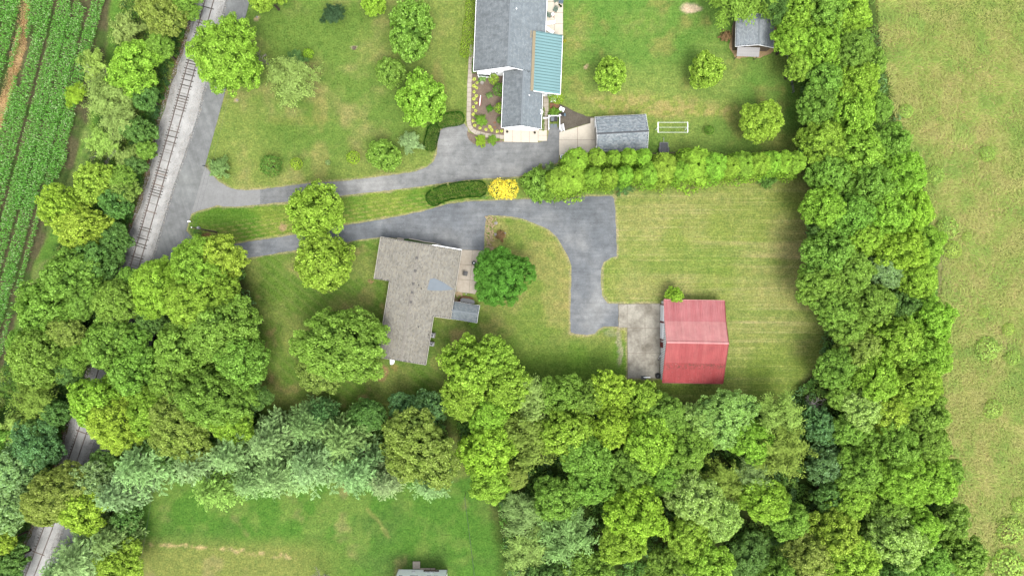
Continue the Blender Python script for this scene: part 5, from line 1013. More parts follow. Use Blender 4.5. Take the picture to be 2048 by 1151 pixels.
for i in range(4): proto('big%d' % i, crown_broad(100 + i, 8.0, .9, .19, 10, .78, 1.8), 8.0)
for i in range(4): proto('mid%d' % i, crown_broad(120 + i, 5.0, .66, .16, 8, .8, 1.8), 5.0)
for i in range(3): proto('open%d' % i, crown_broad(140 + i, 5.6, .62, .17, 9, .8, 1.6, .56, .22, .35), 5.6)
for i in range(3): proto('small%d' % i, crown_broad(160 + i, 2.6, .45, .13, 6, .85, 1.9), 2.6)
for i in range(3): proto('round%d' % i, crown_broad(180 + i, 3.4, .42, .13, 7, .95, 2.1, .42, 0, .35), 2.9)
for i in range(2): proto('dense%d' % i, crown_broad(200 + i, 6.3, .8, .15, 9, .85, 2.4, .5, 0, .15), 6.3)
for i in range(3): proto('willow%d' % i, crown_willow(220 + i, 5.5), 5.5)
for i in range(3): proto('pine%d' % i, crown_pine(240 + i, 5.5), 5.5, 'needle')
for i in range(3): proto('bush%d' % i, crown_round(260 + i, 1.3, .1, 2.4, .2, 2.4, .85, .3, -.35), 1.3)
for i in range(3): proto('weed%d' % i, crown_willow(280 + i, 2.0, .15, 44, 110, .2), 2.0)
LC = {'mid': (.12, .218, .030), 'bright': (.155, .268, .028), 'lime': (.175, .285, .026), 'yellow': (.185, .28, .03), 'dark': (.075, .15, .03), 'deep': (.065, .165, .02), 'olive': (.15, .215, .038), 'dull': (.19, .26, .07), 'pale': (.175, .285, .06), 'blue': (.17, .28, .10), 'bluedark': (.075, .15, .045), 'gold': (.24, .255, .022), 'grey': (.18, .27, .11), 'sage': (.15, .24, .075), 'weed': (.20, .30, .065), 'straw': (.2, .2, .1)}
_tr = {}; _cnt = [0]
CN = {'mid': 'mid green', 'bright': 'bright green', 'lime': 'lime green', 'yellow': 'yellow-green', 'dark': 'dark green', 'deep': 'deep green', 'olive': 'olive green', 'dull': 'dull green', 'pale': 'pale green', 'blue': 'blue-green', 'bluedark': 'dark bluish', 'gold': 'golden green', 'grey': 'grey-green', 'sage': 'sage green', 'weed': 'fresh green', 'straw': 'straw-coloured'}
def tree(px, py, r, zc, kind, colr, label, group=None, name=None, cat=None, sy=1.0, hz=None, seed=None):
    """px,py: the crown's middle in the photograph, r its radius in pixels, zc height of the crown's middle"""
    k = _cnt[0]; _cnt[0] += 1; g = random.Random(k * 7 + 3); pr = PROTO[kind]; me, R, lobes = pr[k % len(pr)]; p = P(px, py, zc); rw = r / S * (H - zc) / H; s = rw / R
    name = name or {'pine': 'pine_tree', 'bush': 'shrub', 'weed': 'shrub', 'willow': 'willow_tree'}.get(kind, 'broadleaf_tree'); cat = cat or ('shrub' if name == 'shrub' else 'tree')
    root = empty(name, label, cat, (p.x, p.y, 0), 0, group); hz = hz if hz else 1.0
    c = link('crown' if cat == 'tree' else 'foliage', me, root); c.location = (0, 0, zc); c.rotation_euler = (0, 0, g.uniform(0, 6.283)); ax = g.uniform(.9, 1.13) if kind in ('big', 'mid', 'open', 'small') else 1; c.scale = (s * ax, s * sy / ax, s * hz)
    if sy != 1: c.rotation_euler = (0, 0, 0)
    j = 1 + g.uniform(-.07, .07); b = LC[colr]; c.color = (b[0] * j, b[1] * (1 + g.uniform(-.05, .05)), b[2], 1)
    if kind in ('bush', 'weed'):
        if 'stem' not in _tr:
            mb = MB()
            for q in range(5): mb.tube([(0, 0, 0), (math.cos(q * 1.26) * .35, math.sin(q * 1.26) * .35, .8)], [.05, .02], 5, False)
            _tr['stem'] = mb.mesh('stem', M['bark'])
        t = link('stem', _tr['stem'], root); t.scale = (s * R / 1.3,) * 2 + (max(.3, zc),)
    else:
        key = (me.name,); Z0 = R * 1.5
        if key not in _tr: _tr[key] = trunk_mesh(lobes, R, Z0, k)
        t = link('trunk', _tr[key], root); t.scale = (s, s, zc / Z0 if zc > 0 else 1); t.rotation_euler = c.rotation_euler
    return root
# --- lawn and garden trees, each told apart by its own look
T = [
 (455, 113, 80, 9, 'big', 'bright', 'big bright green walnut overhanging the road and the rails'), (578, 158, 56, 6, 'willow', 'dull', 'loose grey-green willow with bare grey twigs beside the roadside walnut'),
 (530, -14, 42, 7, 'mid', 'bright', 'bright green tree cut by the top edge above the road'), (667, 28, 26, 3, 'weed', 'dark', 'dull dark little evergreen alone near the top of the north lawn', None, 'evergreen_tree', 'tree'),
 (747, 9, 24, 4, 'round', 'lime', 'lime green young tree at the top edge of the north lawn'), (823, 55, 50, 6.5, 'round', 'mid', 'tallest dense oval tree on the north lawn near the top edge', None, None, None, 1.16, 1.35),
 (779, 144, 33, 4, 'round', 'mid', 'smaller mid green round tree between the two large oval ones'), (842, 201, 48, 6, 'round', 'bright', 'large oval tree with yellowing right edge above the L-shaped hedge', None, None, None, 1.1, 1.3),
 (765, 310, 34, 3, 'round', 'mid', 'smooth rounded green tree on the lawn close to the north driveway'), (820, 283, 25, 2, 'weed', 'grey', 'grey-green bushy shrub beside the end of the dark L-shaped hedge'),
 (707, 315, 15, 1.8, 'bush', 'lime', 'small yellow-green shrub left of the smooth rounded tree'), (593, 328, 14, 1.6, 'bush', 'yellow', 'small yellow-green shrub right of the dark round bush'),
 (542, 331, 24, 1.8, 'bush', 'dark', 'dark green round bush on the north lawn near the driveway'), (656, 325, 6, .6, 'bush', 'grey', 'tiny grey sapling in a bare spot of the north lawn'),
 (617, 108, 12, 1.2, 'bush', 'lime', 'small vivid lime bush beside the grey-green willow'), (590, 118, 22, 2, 'weed', 'bluedark', 'dark low shrub hidden behind the grey-green willow'), (438, 336, 24, 1.4, 'weed', 'sage', 'straggly sage shrub at the mouth of the north driveway'),
 (1221, 152, 36, 4.5, 'round', 'bright', 'bright round tree on the east lawn right of the teal roof'), (1415, 142, 38, 4.5, 'round', 'bright', 'bright round tree on the east lawn left below the dark shed'),
 (1521, 241, 47, 5, 'mid', 'yellow', 'yellow-green round tree at the east end of the arborvitae row'), (1418, 260, 11, .9, 'bush', 'deep', 'small dark round bush alone on the lawn right of the clothesline'),
 (1478, -6, 72, 7, 'willow', 'mid', 'large sage willow overhanging the dark shed roof', None, None, None, .9), (1552, 10, 42, 6, 'willow', 'dark', 'dark willow right of the shed at the top edge'),
 (633, 422, 63, 6.5, 'mid', 'bright', 'bright tree over both driveways between the road and the ranch house'), (650, 526, 67, 6.5, 'mid', 'bright', 'bright tree just south of the driveway, left of the ranch house'),
 (679, 690, 93, 8, 'big', 'mid', 'largest lawn tree, dense green with pale tips, beside the ranch house'), (640, 745, 52, 4, 'mid', 'olive', 'darker olive tree tucked under the south-west side of the largest lawn tree'),
 (1003, 553, 67, 5.5, 'dense', 'deep', 'very dense deep green round tree over the house patio'), (1350, 590, 20, 2.6, 'open', 'lime', 'leafy lime green bush behind the north-west barn corner', None, 'shrub', 'shrub'),
 (1078, 370, 40, 2.2, 'small', 'mid', 'spreading mid green shrub right of the golden shrub'), (1105, 382, 26, 2.6, 'bush', 'mid', 'darker shrub between the spreading shrub and the arborvitae'), (1112, 372, 10, 3.3, 'bush', 'lime', 'small vivid lime shrub in front of the first arborvitae'),
 (1105, 345, 22, 1.2, 'weed', 'sage', 'low weedy shrub on the edge of the north driveway by the utility box'), (1075, 350, 20, 1, 'weed', 'olive', 'low olive shrub on the driveway edge above the golden shrub'),
 (1247, 374, 20, 1.2, 'weed', 'bluedark', 'dark shrub at the foot of the arborvitae near the parking corner'), (1535, 352, 26, 1.6, 'weed', 'dark', 'dark shrub at the foot of the east end of the arborvitae'),
 (987, 158, 12, 1.6, 'bush', 'lime', 'clipped yellow-green ball bush by the bay window'), (999, 180, 15, 1.6, 'bush', 'deep', 'deep green bush against the garage wall, upper one'), (1000, 216, 13, 1.2, 'bush', 'bright', 'light green bush against the garage wall, middle one'),
 (1000, 240, 8, 1, 'bush', 'deep', 'little deep green bush against the garage wall, lowest one'), (979, 217, 8, .7, 'weed', 'deep', 'grassy green clump in the middle of the flower bed'), (979, 191, 8, .7, 'weed', 'sage', 'blue-green clump with orange flowers in the flower bed'),
 (962, 241, 14, .8, 'weed', 'mid', 'large grassy rosette at the lower left of the flower bed'), (965, 156, 10, .6, 'weed', 'sage', 'low sage clump below the bay window'), (1115, 196, 14, 2, 'bush', 'lime', 'vivid lime bush at the south corner of the teal roof'), (1104, 193, 10, 1.8, 'bush', 'lime', 'smaller lime bush between the teal roof and the white bench'),
 (1109, 225, 13, .5, 'weed', 'mid', 'broad-leaved hosta patch above the bin enclosure'), (960, 281, 14, .5, 'weed', 'yellow', 'yellowish ornamental grass clump at the bend of the front path'), (985, 279, 12, .4, 'weed', 'mid', 'green ornamental grass with red flowers along the front path'),
 (395, 466, 10, .6, 'bush', 'bluedark', 'dark round bush in the red mulch by the utility pole'), (441, 505, 12, 2, 'weed', 'sage', 'sage shrub growing over the south driveway edge'), (1002, 470, 12, .5, 'weed', 'straw', 'reddish brown withered shrub between the pale boulders'),
 (1452, 72, 13, .7, 'weed', 'straw', 'rusty flowering shrub left of the dark shed'), (945, 648, 9, .8, 'weed', 'mid', 'small low shrub below the pale grey-roofed shed'), (1129, 82, 4, .4, 'bush', 'gold', 'tiny orange flower clump beside the teal roof corner'), (968, 394, 5, .4, 'bush', 'sage', 'tiny blue-green plant at the hedge foot by the golden shrub'),
 (1650, 640 - 420, 14, 1, 'bush', 'mid', 'low shrub at the wood edge beside the east rail fence'),
]
for t in T: tree(*t)
# golden shrub
tree(997, 378, 21, 1.6, 'bush', 'gold', 'golden yellow shrub between the driveways, left half of the pair', 'golden shrubs'); tree(1017, 378, 21, 1.6, 'bush', 'gold', 'golden yellow shrub between the driveways, right half of the pair', 'golden shrubs')
for o in bpy.data.objects:
    if o.get('group') == 'golden shrubs':
        for c in o.children:
            if c.name.startswith('foliage'): c.color = (.55, .47, .06, 1); c.scale = (c.scale[0] * 1.05, c.scale[1] * 1.05, c.scale[2])
    elif o.get('label', '').startswith('dull dark little evergreen'):
        for c in o.children: c.color = (.035, .07, .03, 1)
    elif o.get('label', '').startswith(('reddish brown', 'rusty flowering')):
        for c in o.children:
            if c.name.startswith('foliage'): c.color = (.17, .11, .055, 1)
# --- arborvitae
AV = [PC for PC in (crown_column(300 + i, 1.45, 7.0) for i in range(3))]; AVM = [np_mesh('foliage', a[0], a[1], M['leaf'], a[2]) for a in AV]
avt = MB().tube([(0, 0, -.1), (0, 0, 5.5)], [.14, .05], 7).mesh('trunk', M['bark'])
AL = [(1155, 318, 24), (1195, 312, 18), (1229, 313, 15), (1260, 311, 16), (1289, 311, 16), (1145, 352, 27), (1187, 348, 16), (1220, 349, 16), (1251, 345, 16), (1277, 345, 11), (1302, 341, 17), (1332, 331, 22), (1363, 337, 14), (1394, 327, 27), (1433, 326, 20), (1463, 329, 16), (1492, 325, 20), (1523, 322, 17), (1549, 320, 17), (1572, 319, 17), (1594, 320, 17), (1118, 356, 22)]
fr = sorted(range(5), key=lambda i: AL[i][0])
for i, (px, py, r) in enumerate(AL):
    r = r * (1.0 if i < 5 else (1.12 if px < 1290 else 1.3)); py = py + (0 if i < 5 else 3)
    hgt = (8.2 if r > 14 else 6.8) * (1 + .07 * math.sin(i * 2.3)); p = P(px, py, hgt * .86); 
    if i < 5: lab = 'rounded arborvitae in the back row, %s from its left end beside the garage' % ['first', 'second', 'third', 'fourth', 'fifth'][i]
    else:
        j = sorted(AL[5:]).index(AL[i]); lab = 'clipped arborvitae, %s from the left in the front row north of the big lawn' % ['first', 'second', 'third', 'fourth', 'fifth', 'sixth', 'seventh', 'eighth', 'ninth', 'tenth', 'eleventh', 'twelfth', 'thirteenth', 'fourteenth', 'fifteenth', 'sixteenth', 'seventeenth'][j]
    r_ = empty('arborvitae_tree', lab, 'tree', (p.x, p.y, 0), 0, 'arborvitae hedge row'); s = r / S * .955 / 1.38; c = link('crown', AVM[i % 3], r_); c.scale = (s * 1.04, s * 1.04, hgt / 7); c.rotation_euler = (0, 0, i * 1.7); c.color = (.13 * (1 + .08 * math.sin(i * 3)), .24 * (1 + .06 * math.sin(i * 5)), .028, 1); link('trunk', avt, r_).scale = (1, 1, hgt / 7)
# --- clipped hedges: one per run
def hedge(pts, wpx, h, colr, label, seed, leaf=.085, name='hedge', cover=2.4, rough=.1):
    g = np.random.default_rng(seed); o0 = P(*pts[len(pts) // 2]); q = [P(*p) - o0 for p in pts]; L = [(b - a).length for a, b in zip(q, q[1:])]; tot = sum(L); w_ = wpx / S
    n = int((tot * (w_ + 2 * h)) / (leaf * leaf * 2.2) * cover * .6); s = g.uniform(0, tot, n); cum = np.cumsum([0] + L); k = np.clip(np.searchsorted(cum, s) - 1, 0, len(L) - 1)
    Aq = np.array([tuple(v) for v in q]); t = (s - cum[k]) / np.array(L)[k]; base = Aq[k] * (1 - t[:, None]) + Aq[k + 1] * t[:, None]; d = (Aq[k + 1] - Aq[k]) / np.array(L)[k][:, None]; nr = np.stack([-d[:, 1], d[:, 0], 0 * d[:, 0]], -1)
    ef = np.clip(np.minimum(s, tot - s) / (w_ * .5), 0, 1); wl = w_ / 2 * np.sqrt(np.clip(1 - (1 - ef) ** 2, .05, 1)); u = g.uniform(-1, 1, n) * (1 + 2 * h / w_); top = np.abs(u) < 1
    a = np.where(top, u, np.sign(u)) * wl; z = np.where(top, h, h * (1 - (np.abs(u) - 1) / (2 * h / w_))); z = z - .12 * h * np.where(top, np.abs(u) ** 6, 0); lump = fbm(base[:, 0] * 1.3 + a, base[:, 1] * 1.3 + z, seed); z = z + (lump - .5) * rough * 3 * top
    C = base + nr * (a * (1 + (lump - .5) * rough * 2))[:, None]; C[:, 2] = z * g.uniform(.93, 1.02, n); N = np.where(top[:, None], np.array([[0, 0, 1.]]), nr * np.sign(u)[:, None]); V, F = quads(C, N, leaf, leaf * .6, g, .6); cv = g.uniform(.65, 1.35, n) * (.75 + .5 * lump)
    r = empty(name, label, 'hedge' if name == 'hedge' else 'ground cover', tuple(o0)); f = link('foliage', np_mesh('hedge_foliage', V, F, M['leaf'], np.repeat(np.stack([cv, cv, cv], -1), 4, 0)), r); f.color = LC[colr] + (1,) if isinstance(colr, str) else colr
    mb = MB()
    for i in range(int(tot / .5)): t_ = i * .5; kk = int(np.clip(np.searchsorted(cum, t_) - 1, 0, len(L) - 1)); b = q[kk].lerp(q[kk + 1], (t_ - cum[kk]) / L[kk]); mb.tube([b, b + Vector((.1, .1, h * .8))], [.04, .02], 4, False)
    mb.obj('stem', M['bark'], r); return r
hedge([(856, 406), (872, 394), (900, 384), (940, 379), (974, 379)], 31, 1.7, (.012, .048, .004, 1), 'dark clipped curved hedge left of the golden shrub', 1)
hedge([(860, 304), (862, 285), (867, 266), (873, 252)], 25, 1.5, (.012, .048, .004, 1), 'dark clipped hedge running down beside the north parking area', 2); hedge([(873, 248), (890, 243), (912, 239), (930, 238)], 26, 1.5, (.02, .07, .005, 1), 'dark clipped hedge running across to the front path', 3)
hedge([(946, -10), (944, 30), (938, 70), (931, 118)], 26, .5, (.15, .235, .022, 1), 'bright low ground cover strip along the white house wall', 4, .11, 'ground_cover', 2.0, .25)
hedge([(948.5, 118), (948, 148)], 8, .8, (.08, .19, .015, 1), 'narrow green hedge between the front path and the white house', 5); hedge([(1087, 216), (1086, 262)], 5, .3, (.12, .2, .02, 1), 'thin green border plants along the garage side path', 6, .08, 'ground_cover')
# --- hostas edging the flower bed
HV = [tuft_mesh(70, .36, .32, 40 + i, .05, .7) for i in range(2)]; HM = [np_mesh('leaves', v, f, M['leaf'], c) for v, f, c in HV]; cm = tuft_mesh(24, .16, .38, 50, .05, .4); CM = np_mesh('centre_leaves', cm[0], cm[1], M['leaf'], cm[2])
HP = [(165, 170), (212, 232), (165, 285), (208, 322), (160, 388), (203, 458), (155, 518), (195, 588), (155, 658), (192, 725), (148, 787), (145, 900), (170, 985), (262, 1030), (375, 1055), (442, 1015), (475, 1065), (575, 1085), (645, 1085)]
ORD = ['first', 'second', 'third', 'fourth', 'fifth', 'sixth', 'seventh', 'eighth', 'ninth', 'tenth', 'eleventh', 'twelfth', 'thirteenth', 'fourteenth', 'fifteenth', 'sixteenth', 'seventeenth', 'eighteenth', 'nineteenth', 'twentieth']
for i, (zx, zy) in enumerate(HP):
    p = P(930 + zx / 8.85, 140 + zy / 8.85); r = empty('hosta_plant', 'yellow-edged hosta rosette along the front path, %s counting from the bay window' % ORD[i], 'plant', (p.x, p.y, .04), 0, 'hostas along the front path')
    l = link('leaves', HM[i % 2], r); s = random.Random(i).uniform(1.0, 1.3); l.scale = (s, s, s); l.color = (.36, .40, .09, 1); l.rotation_euler = (0, 0, i); c = link('centre_leaves', CM, r); c.color = (.14, .24, .02, 1)
# --- woods: (px, py, r, zc, kind, colour)
W = {}
W['strip of trees between the corn field and the railway'] = [(322, 28, 48, 5, 'mid', 'olive'), (372, 8, 30, 4, 'mid', 'mid'), (268, 133, 55, 6, 'mid', 'bright'), (318, 96, 30, 5, 'mid', 'mid'), (215, 190, 48, 3, 'willow', 'dull'), (152, 188, 24, 2.5, 'weed', 'lime'), (232, 238, 40, 3, 'willow', 'dull'), (292, 196, 28, 3, 'small', 'dark'),
 (280, 262, 30, 2.5, 'small', 'dark'), (292, 300, 22, 2, 'small', 'mid'), (186, 366, 40, 5, 'open', 'yellow'), (243, 362, 30, 4, 'open', 'mid'), (232, 405, 34, 4, 'small', 'dark'), (124, 412, 44, 6, 'open', 'lime'), (168, 452, 48, 6, 'open', 'yellow'), (245, 380, 30, 4, 'open', 'olive'), (190, 520, 50, 4, 'mid', 'dark'), (230, 480, 32, 3, 'small', 'dark'),
 (140, 555, 56, 7, 'mid', 'mid'), (92, 610, 58, 7, 'mid', 'mid'), (165, 600, 38, 6, 'mid', 'mid'), (130, 660, 40, 6, 'mid', 'olive'), (75, 706, 62, 7, 'mid', 'mid'), (40, 690, 34, 6, 'open', 'mid'), (130, 740, 32, 4, 'mid', 'dark'), (66, 800, 44, 5, 'willow', 'olive'), (110, 825, 30, 4, 'small', 'dark'), (30, 860, 36, 4, 'weed', 'weed'), (70, 890, 50, 5, 'mid', 'bluedark'),
 (28, 935, 56, 6, 'mid', 'sage'), (72, 860, 28, 4, 'small', 'dark'), (10, 1010, 56, 6, 'mid', 'sage'), (45, 1000, 30, 5, 'small', 'bluedark'), (8, 1085, 26, 5, 'small', 'yellow'), (22, 1120, 32, 4, 'small', 'dark'), (-40, 900, 60, 6, 'mid', 'mid'), (-60, 1060, 60, 6, 'mid', 'mid'), (-10, 1170, 45, 5, 'mid', 'dark'), (250, 60, 34, 2, 'weed', 'dull'), (190, 130, 34, 2, 'weed', 'weed'), (205, 285, 34, 1.8, 'weed', 'weed'), (255, 320, 28, 1.8, 'weed', 'dull'), (270, 330, 22, 2, 'small', 'dark')]
W['wood west of the ranch house lawn'] = [(335, 768, 44, 7, 'mid', 'mid'), (150, 712, 34, 5, 'mid', 'mid'), (500, 745, 26, 5, 'small', 'mid'), (396, 534, 62, 9, 'big', 'bright'), (440, 510, 48, 8, 'mid', 'yellow'), (315, 570, 58, 8, 'big', 'bright'), (400, 600, 66, 9, 'big', 'bright'), (232, 600, 48, 7, 'mid', 'mid'), (215, 690, 52, 7, 'mid', 'mid'), (270, 680, 34, 6, 'open', 'mid'), (445, 660, 76, 8, 'big', 'mid'), (360, 700, 60, 8, 'mid', 'mid'), (480, 720, 58, 8, 'mid', 'mid'), (270, 745, 55, 7, 'mid', 'mid'),
 (192, 802, 58, 8, 'mid', 'bright'), (232, 842, 60, 8, 'big', 'yellow'), (300, 820, 50, 8, 'mid', 'bright'), (360, 850, 66, 8, 'big', 'olive'), (430, 800, 74, 8, 'big', 'mid'), (462, 850, 46, 7, 'mid', 'bright'), (320, 900, 40, 5, 'mid', 'dark'), (510, 790, 30, 5, 'mid', 'dark'), (395, 905, 36, 5, 'mid', 'dark'), (300, 640, 30, 4, 'small', 'dark'), (255, 555, 22, 5, 'small', 'mid')]
W['group of trees hiding the lower railway'] = [(118, 985, 62, 8, 'big', 'olive'), (165, 1020, 52, 8, 'mid', 'yellow'), (180, 960, 40, 7, 'open', 'sage'), (90, 1020, 36, 7, 'mid', 'olive'), (208, 935, 36, 4, 'mid', 'dark'), (238, 1128, 46, 6, 'mid', 'yellow'), (250, 1040, 34, 3, 'small', 'dark')]
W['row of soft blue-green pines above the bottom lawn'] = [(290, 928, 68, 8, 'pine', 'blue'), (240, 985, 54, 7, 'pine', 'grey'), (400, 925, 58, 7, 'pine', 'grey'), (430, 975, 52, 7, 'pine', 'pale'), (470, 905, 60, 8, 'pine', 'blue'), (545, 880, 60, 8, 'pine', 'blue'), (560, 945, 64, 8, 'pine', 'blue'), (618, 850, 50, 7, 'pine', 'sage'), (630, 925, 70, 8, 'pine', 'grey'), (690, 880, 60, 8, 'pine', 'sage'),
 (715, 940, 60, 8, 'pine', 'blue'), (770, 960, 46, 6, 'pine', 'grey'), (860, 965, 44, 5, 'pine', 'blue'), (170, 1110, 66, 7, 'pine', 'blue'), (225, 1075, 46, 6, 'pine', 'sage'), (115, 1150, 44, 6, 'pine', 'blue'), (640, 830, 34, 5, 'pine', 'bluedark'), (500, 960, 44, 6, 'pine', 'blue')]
W['band of woodland along the bottom right'] = [(835, 890, 76, 8, 'big', 'olive'), (735, 830, 38, 5, 'mid', 'dark'), (860, 812, 36, 3, 'small', 'bluedark'), (805, 810, 30, 3, 'small', 'bluedark'), (940, 740, 62, 8, 'open', 'bright'), (985, 720, 46, 8, 'open', 'bright'), (1010, 770, 50, 8, 'open', 'bright'), (925, 800, 44, 8, 'open', 'bright'), (975, 830, 44, 7, 'mid', 'bright'), (1060, 800, 56, 6, 'willow', 'dull'), (1055, 880, 62, 6, 'willow', 'olive'),
 (975, 900, 60, 8, 'mid', 'lime'), (985, 965, 42, 6, 'mid', 'bright'), (1120, 790, 44, 7, 'mid', 'mid'), (1175, 800, 36, 7, 'open', 'mid'), (1215, 785, 44, 5.5, 'open', 'lime'), (1130, 860, 62, 8, 'mid', 'bright'), (1225, 850, 42, 8, 'open', 'lime'), (1170, 915, 56, 8, 'mid', 'mid'), (1280, 800, 42, 5, 'open', 'bright'), (1330, 830, 48, 5.5, 'mid', 'mid'), (1300, 890, 60, 8, 'mid', 'bright'), (1375, 900, 48, 8, 'mid', 'mid'),
 (1400, 850, 46, 6, 'mid', 'pale'), (1455, 830, 60, 6.5, 'big', 'pale'), (1500, 880, 46, 8, 'mid', 'bright'), (1560, 830, 48, 8, 'willow', 'pale'), (1565, 900, 58, 8, 'willow', 'olive'), (1390, 1000, 60, 9, 'mid', 'pale'), (1440, 1040, 46, 8, 'mid', 'pale'), (1375, 1070, 46, 8, 'mid', 'bright'), (1270, 1030, 62, 9, 'mid', 'lime'), (1245, 1085, 46, 8, 'mid', 'bright'), (1110, 1000, 50, 7, 'mid', 'mid'), (1040, 1030, 46, 6, 'willow', 'sage'),
 (1125, 1075, 68, 6, 'willow', 'sage'), (1185, 970, 48, 8, 'mid', 'mid'), (1060, 1100, 50, 5, 'willow', 'dull'), (1530, 1000, 52, 7, 'mid', 'bright'), (1580, 1040, 40, 7, 'mid', 'mid'), (1450, 960, 46, 6, 'willow', 'olive'), (1510, 950, 42, 6, 'willow', 'sage'), (1670, 1070, 54, 8, 'open', 'yellow'), (1700, 1120, 56, 8, 'open', 'yellow'), (1620, 1110, 46, 8, 'mid', 'olive'), (1795, 1075, 58, 8, 'mid', 'pale'), (1840, 1050, 40, 8, 'mid', 'bright'),
 (1415, 1130, 56, 8, 'mid', 'bright'), (1500, 1110, 46, 5, 'mid', 'dark'), (1330, 1140, 40, 7, 'mid', 'mid'), (1180, 1140, 46, 6, 'mid', 'mid'), (1860, 1130, 46, 6, 'mid', 'mid'), (1925, 1110, 46, 4, 'small', 'mid'), (1900, 1040, 40, 4, 'small', 'mid'), (1100, 1160, 40, 6, 'mid', 'dark'), (1560, 1160, 50, 6, 'mid', 'mid'), (1770, 1160, 46, 6, 'mid', 'dark'), (1030, 950, 30, 5, 'mid', 'olive'), (1260, 940, 44, 7, 'mid', 'mid'), (1330, 950, 40, 7, 'mid', 'mid')]
W['tree line between the mown lawns and the tall grass field'] = [(1650, 25, 48, 8, 'mid', 'mid'), (1700, 30, 42, 8, 'mid', 'bright'), (1585, 80, 36, 7, 'mid', 'bright'), (1640, 95, 46, 8, 'mid', 'bright'), (1700, 105, 48, 8, 'big', 'mid'), (1600, 135, 28, 6, 'small', 'bright'), (1650, 160, 44, 7, 'mid', 'mid'), (1715, 165, 48, 8, 'mid', 'bright'), (1640, 215, 42, 7, 'mid', 'mid'), (1700, 235, 54, 8, 'open', 'bright'), (1755, 215, 34, 6, 'mid', 'mid'),
 (1645, 280, 46, 7, 'mid', 'bright'), (1720, 300, 52, 8, 'mid', 'bright'), (1780, 290, 42, 7, 'mid', 'mid'), (1800, 345, 50, 7, 'mid', 'bright'), (1660, 350, 46, 7, 'mid', 'mid'), (1740, 370, 50, 8, 'mid', 'mid'), (1650, 415, 46, 8, 'mid', 'bright'), (1700, 430, 48, 8, 'mid', 'mid'), (1770, 430, 50, 8, 'mid', 'bright'), (1830, 420, 44, 6, 'mid', 'lime'), (1725, 480, 40, 8, 'mid', 'bright'), (1655, 510, 52, 8, 'mid', 'mid'), (1640, 560, 44, 8, 'mid', 'mid'),
 (1700, 545, 50, 8, 'mid', 'mid'), (1800, 500, 50, 7, 'mid', 'lime'), (1855, 490, 38, 5, 'mid', 'bright'), (1765, 545, 38, 5, 'mid', 'sage'), (1835, 560, 40, 6, 'mid', 'bright'), (1745, 605, 44, 7, 'mid', 'mid'), (1670, 620, 42, 7, 'mid', 'mid'), (1700, 655, 40, 7, 'mid', 'mid'), (1800, 615, 40, 4, 'mid', 'dark'), (1860, 640, 46, 7, 'mid', 'bright'), (1790, 680, 56, 8, 'mid', 'bright'), (1720, 700, 46, 7, 'mid', 'olive'), (1850, 710, 50, 8, 'mid', 'bright'),
 (1675, 735, 42, 7, 'mid', 'mid'), (1750, 755, 54, 8, 'mid', 'bright'), (1830, 770, 56, 8, 'big', 'bright'), (1690, 790, 38, 5, 'mid', 'mid'), (1775, 820, 46, 7, 'mid', 'yellow'), (1725, 815, 40, 8, 'open', 'weed'), (1850, 830, 46, 7, 'mid', 'mid'), (1700, 860, 44, 5, 'mid', 'mid'), (1640, 850, 34, 3, 'small', 'bluedark'), (1790, 890, 52, 8, 'mid', 'mid'), (1855, 890, 44, 7, 'mid', 'mid'), (1720, 940, 48, 7, 'mid', 'mid'), (1800, 960, 56, 8, 'big', 'bright'), (1860, 960, 50, 7, 'mid', 'bright'),
 (1650, 930, 40, 4, 'small', 'bluedark'), (1700, 1000, 46, 6, 'mid', 'bright'), (1660, 990, 36, 4, 'small', 'dark'), (1780, 1015, 40, 6, 'mid', 'mid'), (1900, 945, 30, 4, 'small', 'mid'), (1745, 130, 30, 6, 'small', 'mid'), (1640, -30, 50, 8, 'mid', 'mid'), (1600, 20, 34, 7, 'small', 'bright'), (1625, 290, 26, 5, 'small', 'dark'), (1640, 460, 26, 5, 'small', 'dark')]
NUM = ['first', 'second', 'third', 'fourth', 'fifth', 'sixth', 'seventh', 'eighth', 'ninth', 'tenth'] + ['%dth' % i for i in range(11, 100)]
for i in (21, 31, 41, 51, 61): NUM[i - 1] = '%dst' % i
for i in (22, 32, 42, 52, 62): NUM[i - 1] = '%dnd' % i
for i in (23, 33, 43, 53, 63): NUM[i - 1] = '%drd' % i
SHAPE = {'big': 'wide', 'mid': 'leafy', 'open': 'open-crowned', 'small': 'small', 'willow': 'feathery', 'pine': 'plumed', 'weed': 'low bushy'}
for zone, lst in W.items():
    byrow = 'bottom right' in zone or 'pines' in zone; order = sorted(range(len(lst)), key=lambda i: lst[i][0] if byrow else lst[i][1]); seen = {}
    for n_, i in enumerate(order):
        px, py, r, zc, kind, colr = lst[i]; key = (colr, SHAPE[kind]); seen.setdefault(key, []).append(i)
    for key, ids in seen.items():
        for n_, i in enumerate(ids):
            px, py, r, zc, kind, colr = lst[i]; who = '%s %s tree' % (CN[colr], SHAPE[kind])
            zz = {'strip': 'between corn and railway', 'wood ': 'west of the ranch house', 'group': 'hiding the lower railway', 'row o': 'above the bottom lawn', 'band ': 'in the bottom right woodland', 'tree ': 'lining the tall grass field'}[zone[:5]]
            pos = '' if len(ids) == 1 else ', %s such from the %s' % (NUM[n_], 'left' if byrow else 'top')
            tree(px, py, r * 1.1, (zc - 7) * .6 + 7, kind, colr, ('only ' if len(ids) == 1 else '') + who + ' ' + zz + pos, zone, hz=1.0 if kind == 'pine' else (1.15 if zc >= 7 else 1), cat='tree', name=None if kind in ('pine', 'willow') else 'broadleaf_tree')
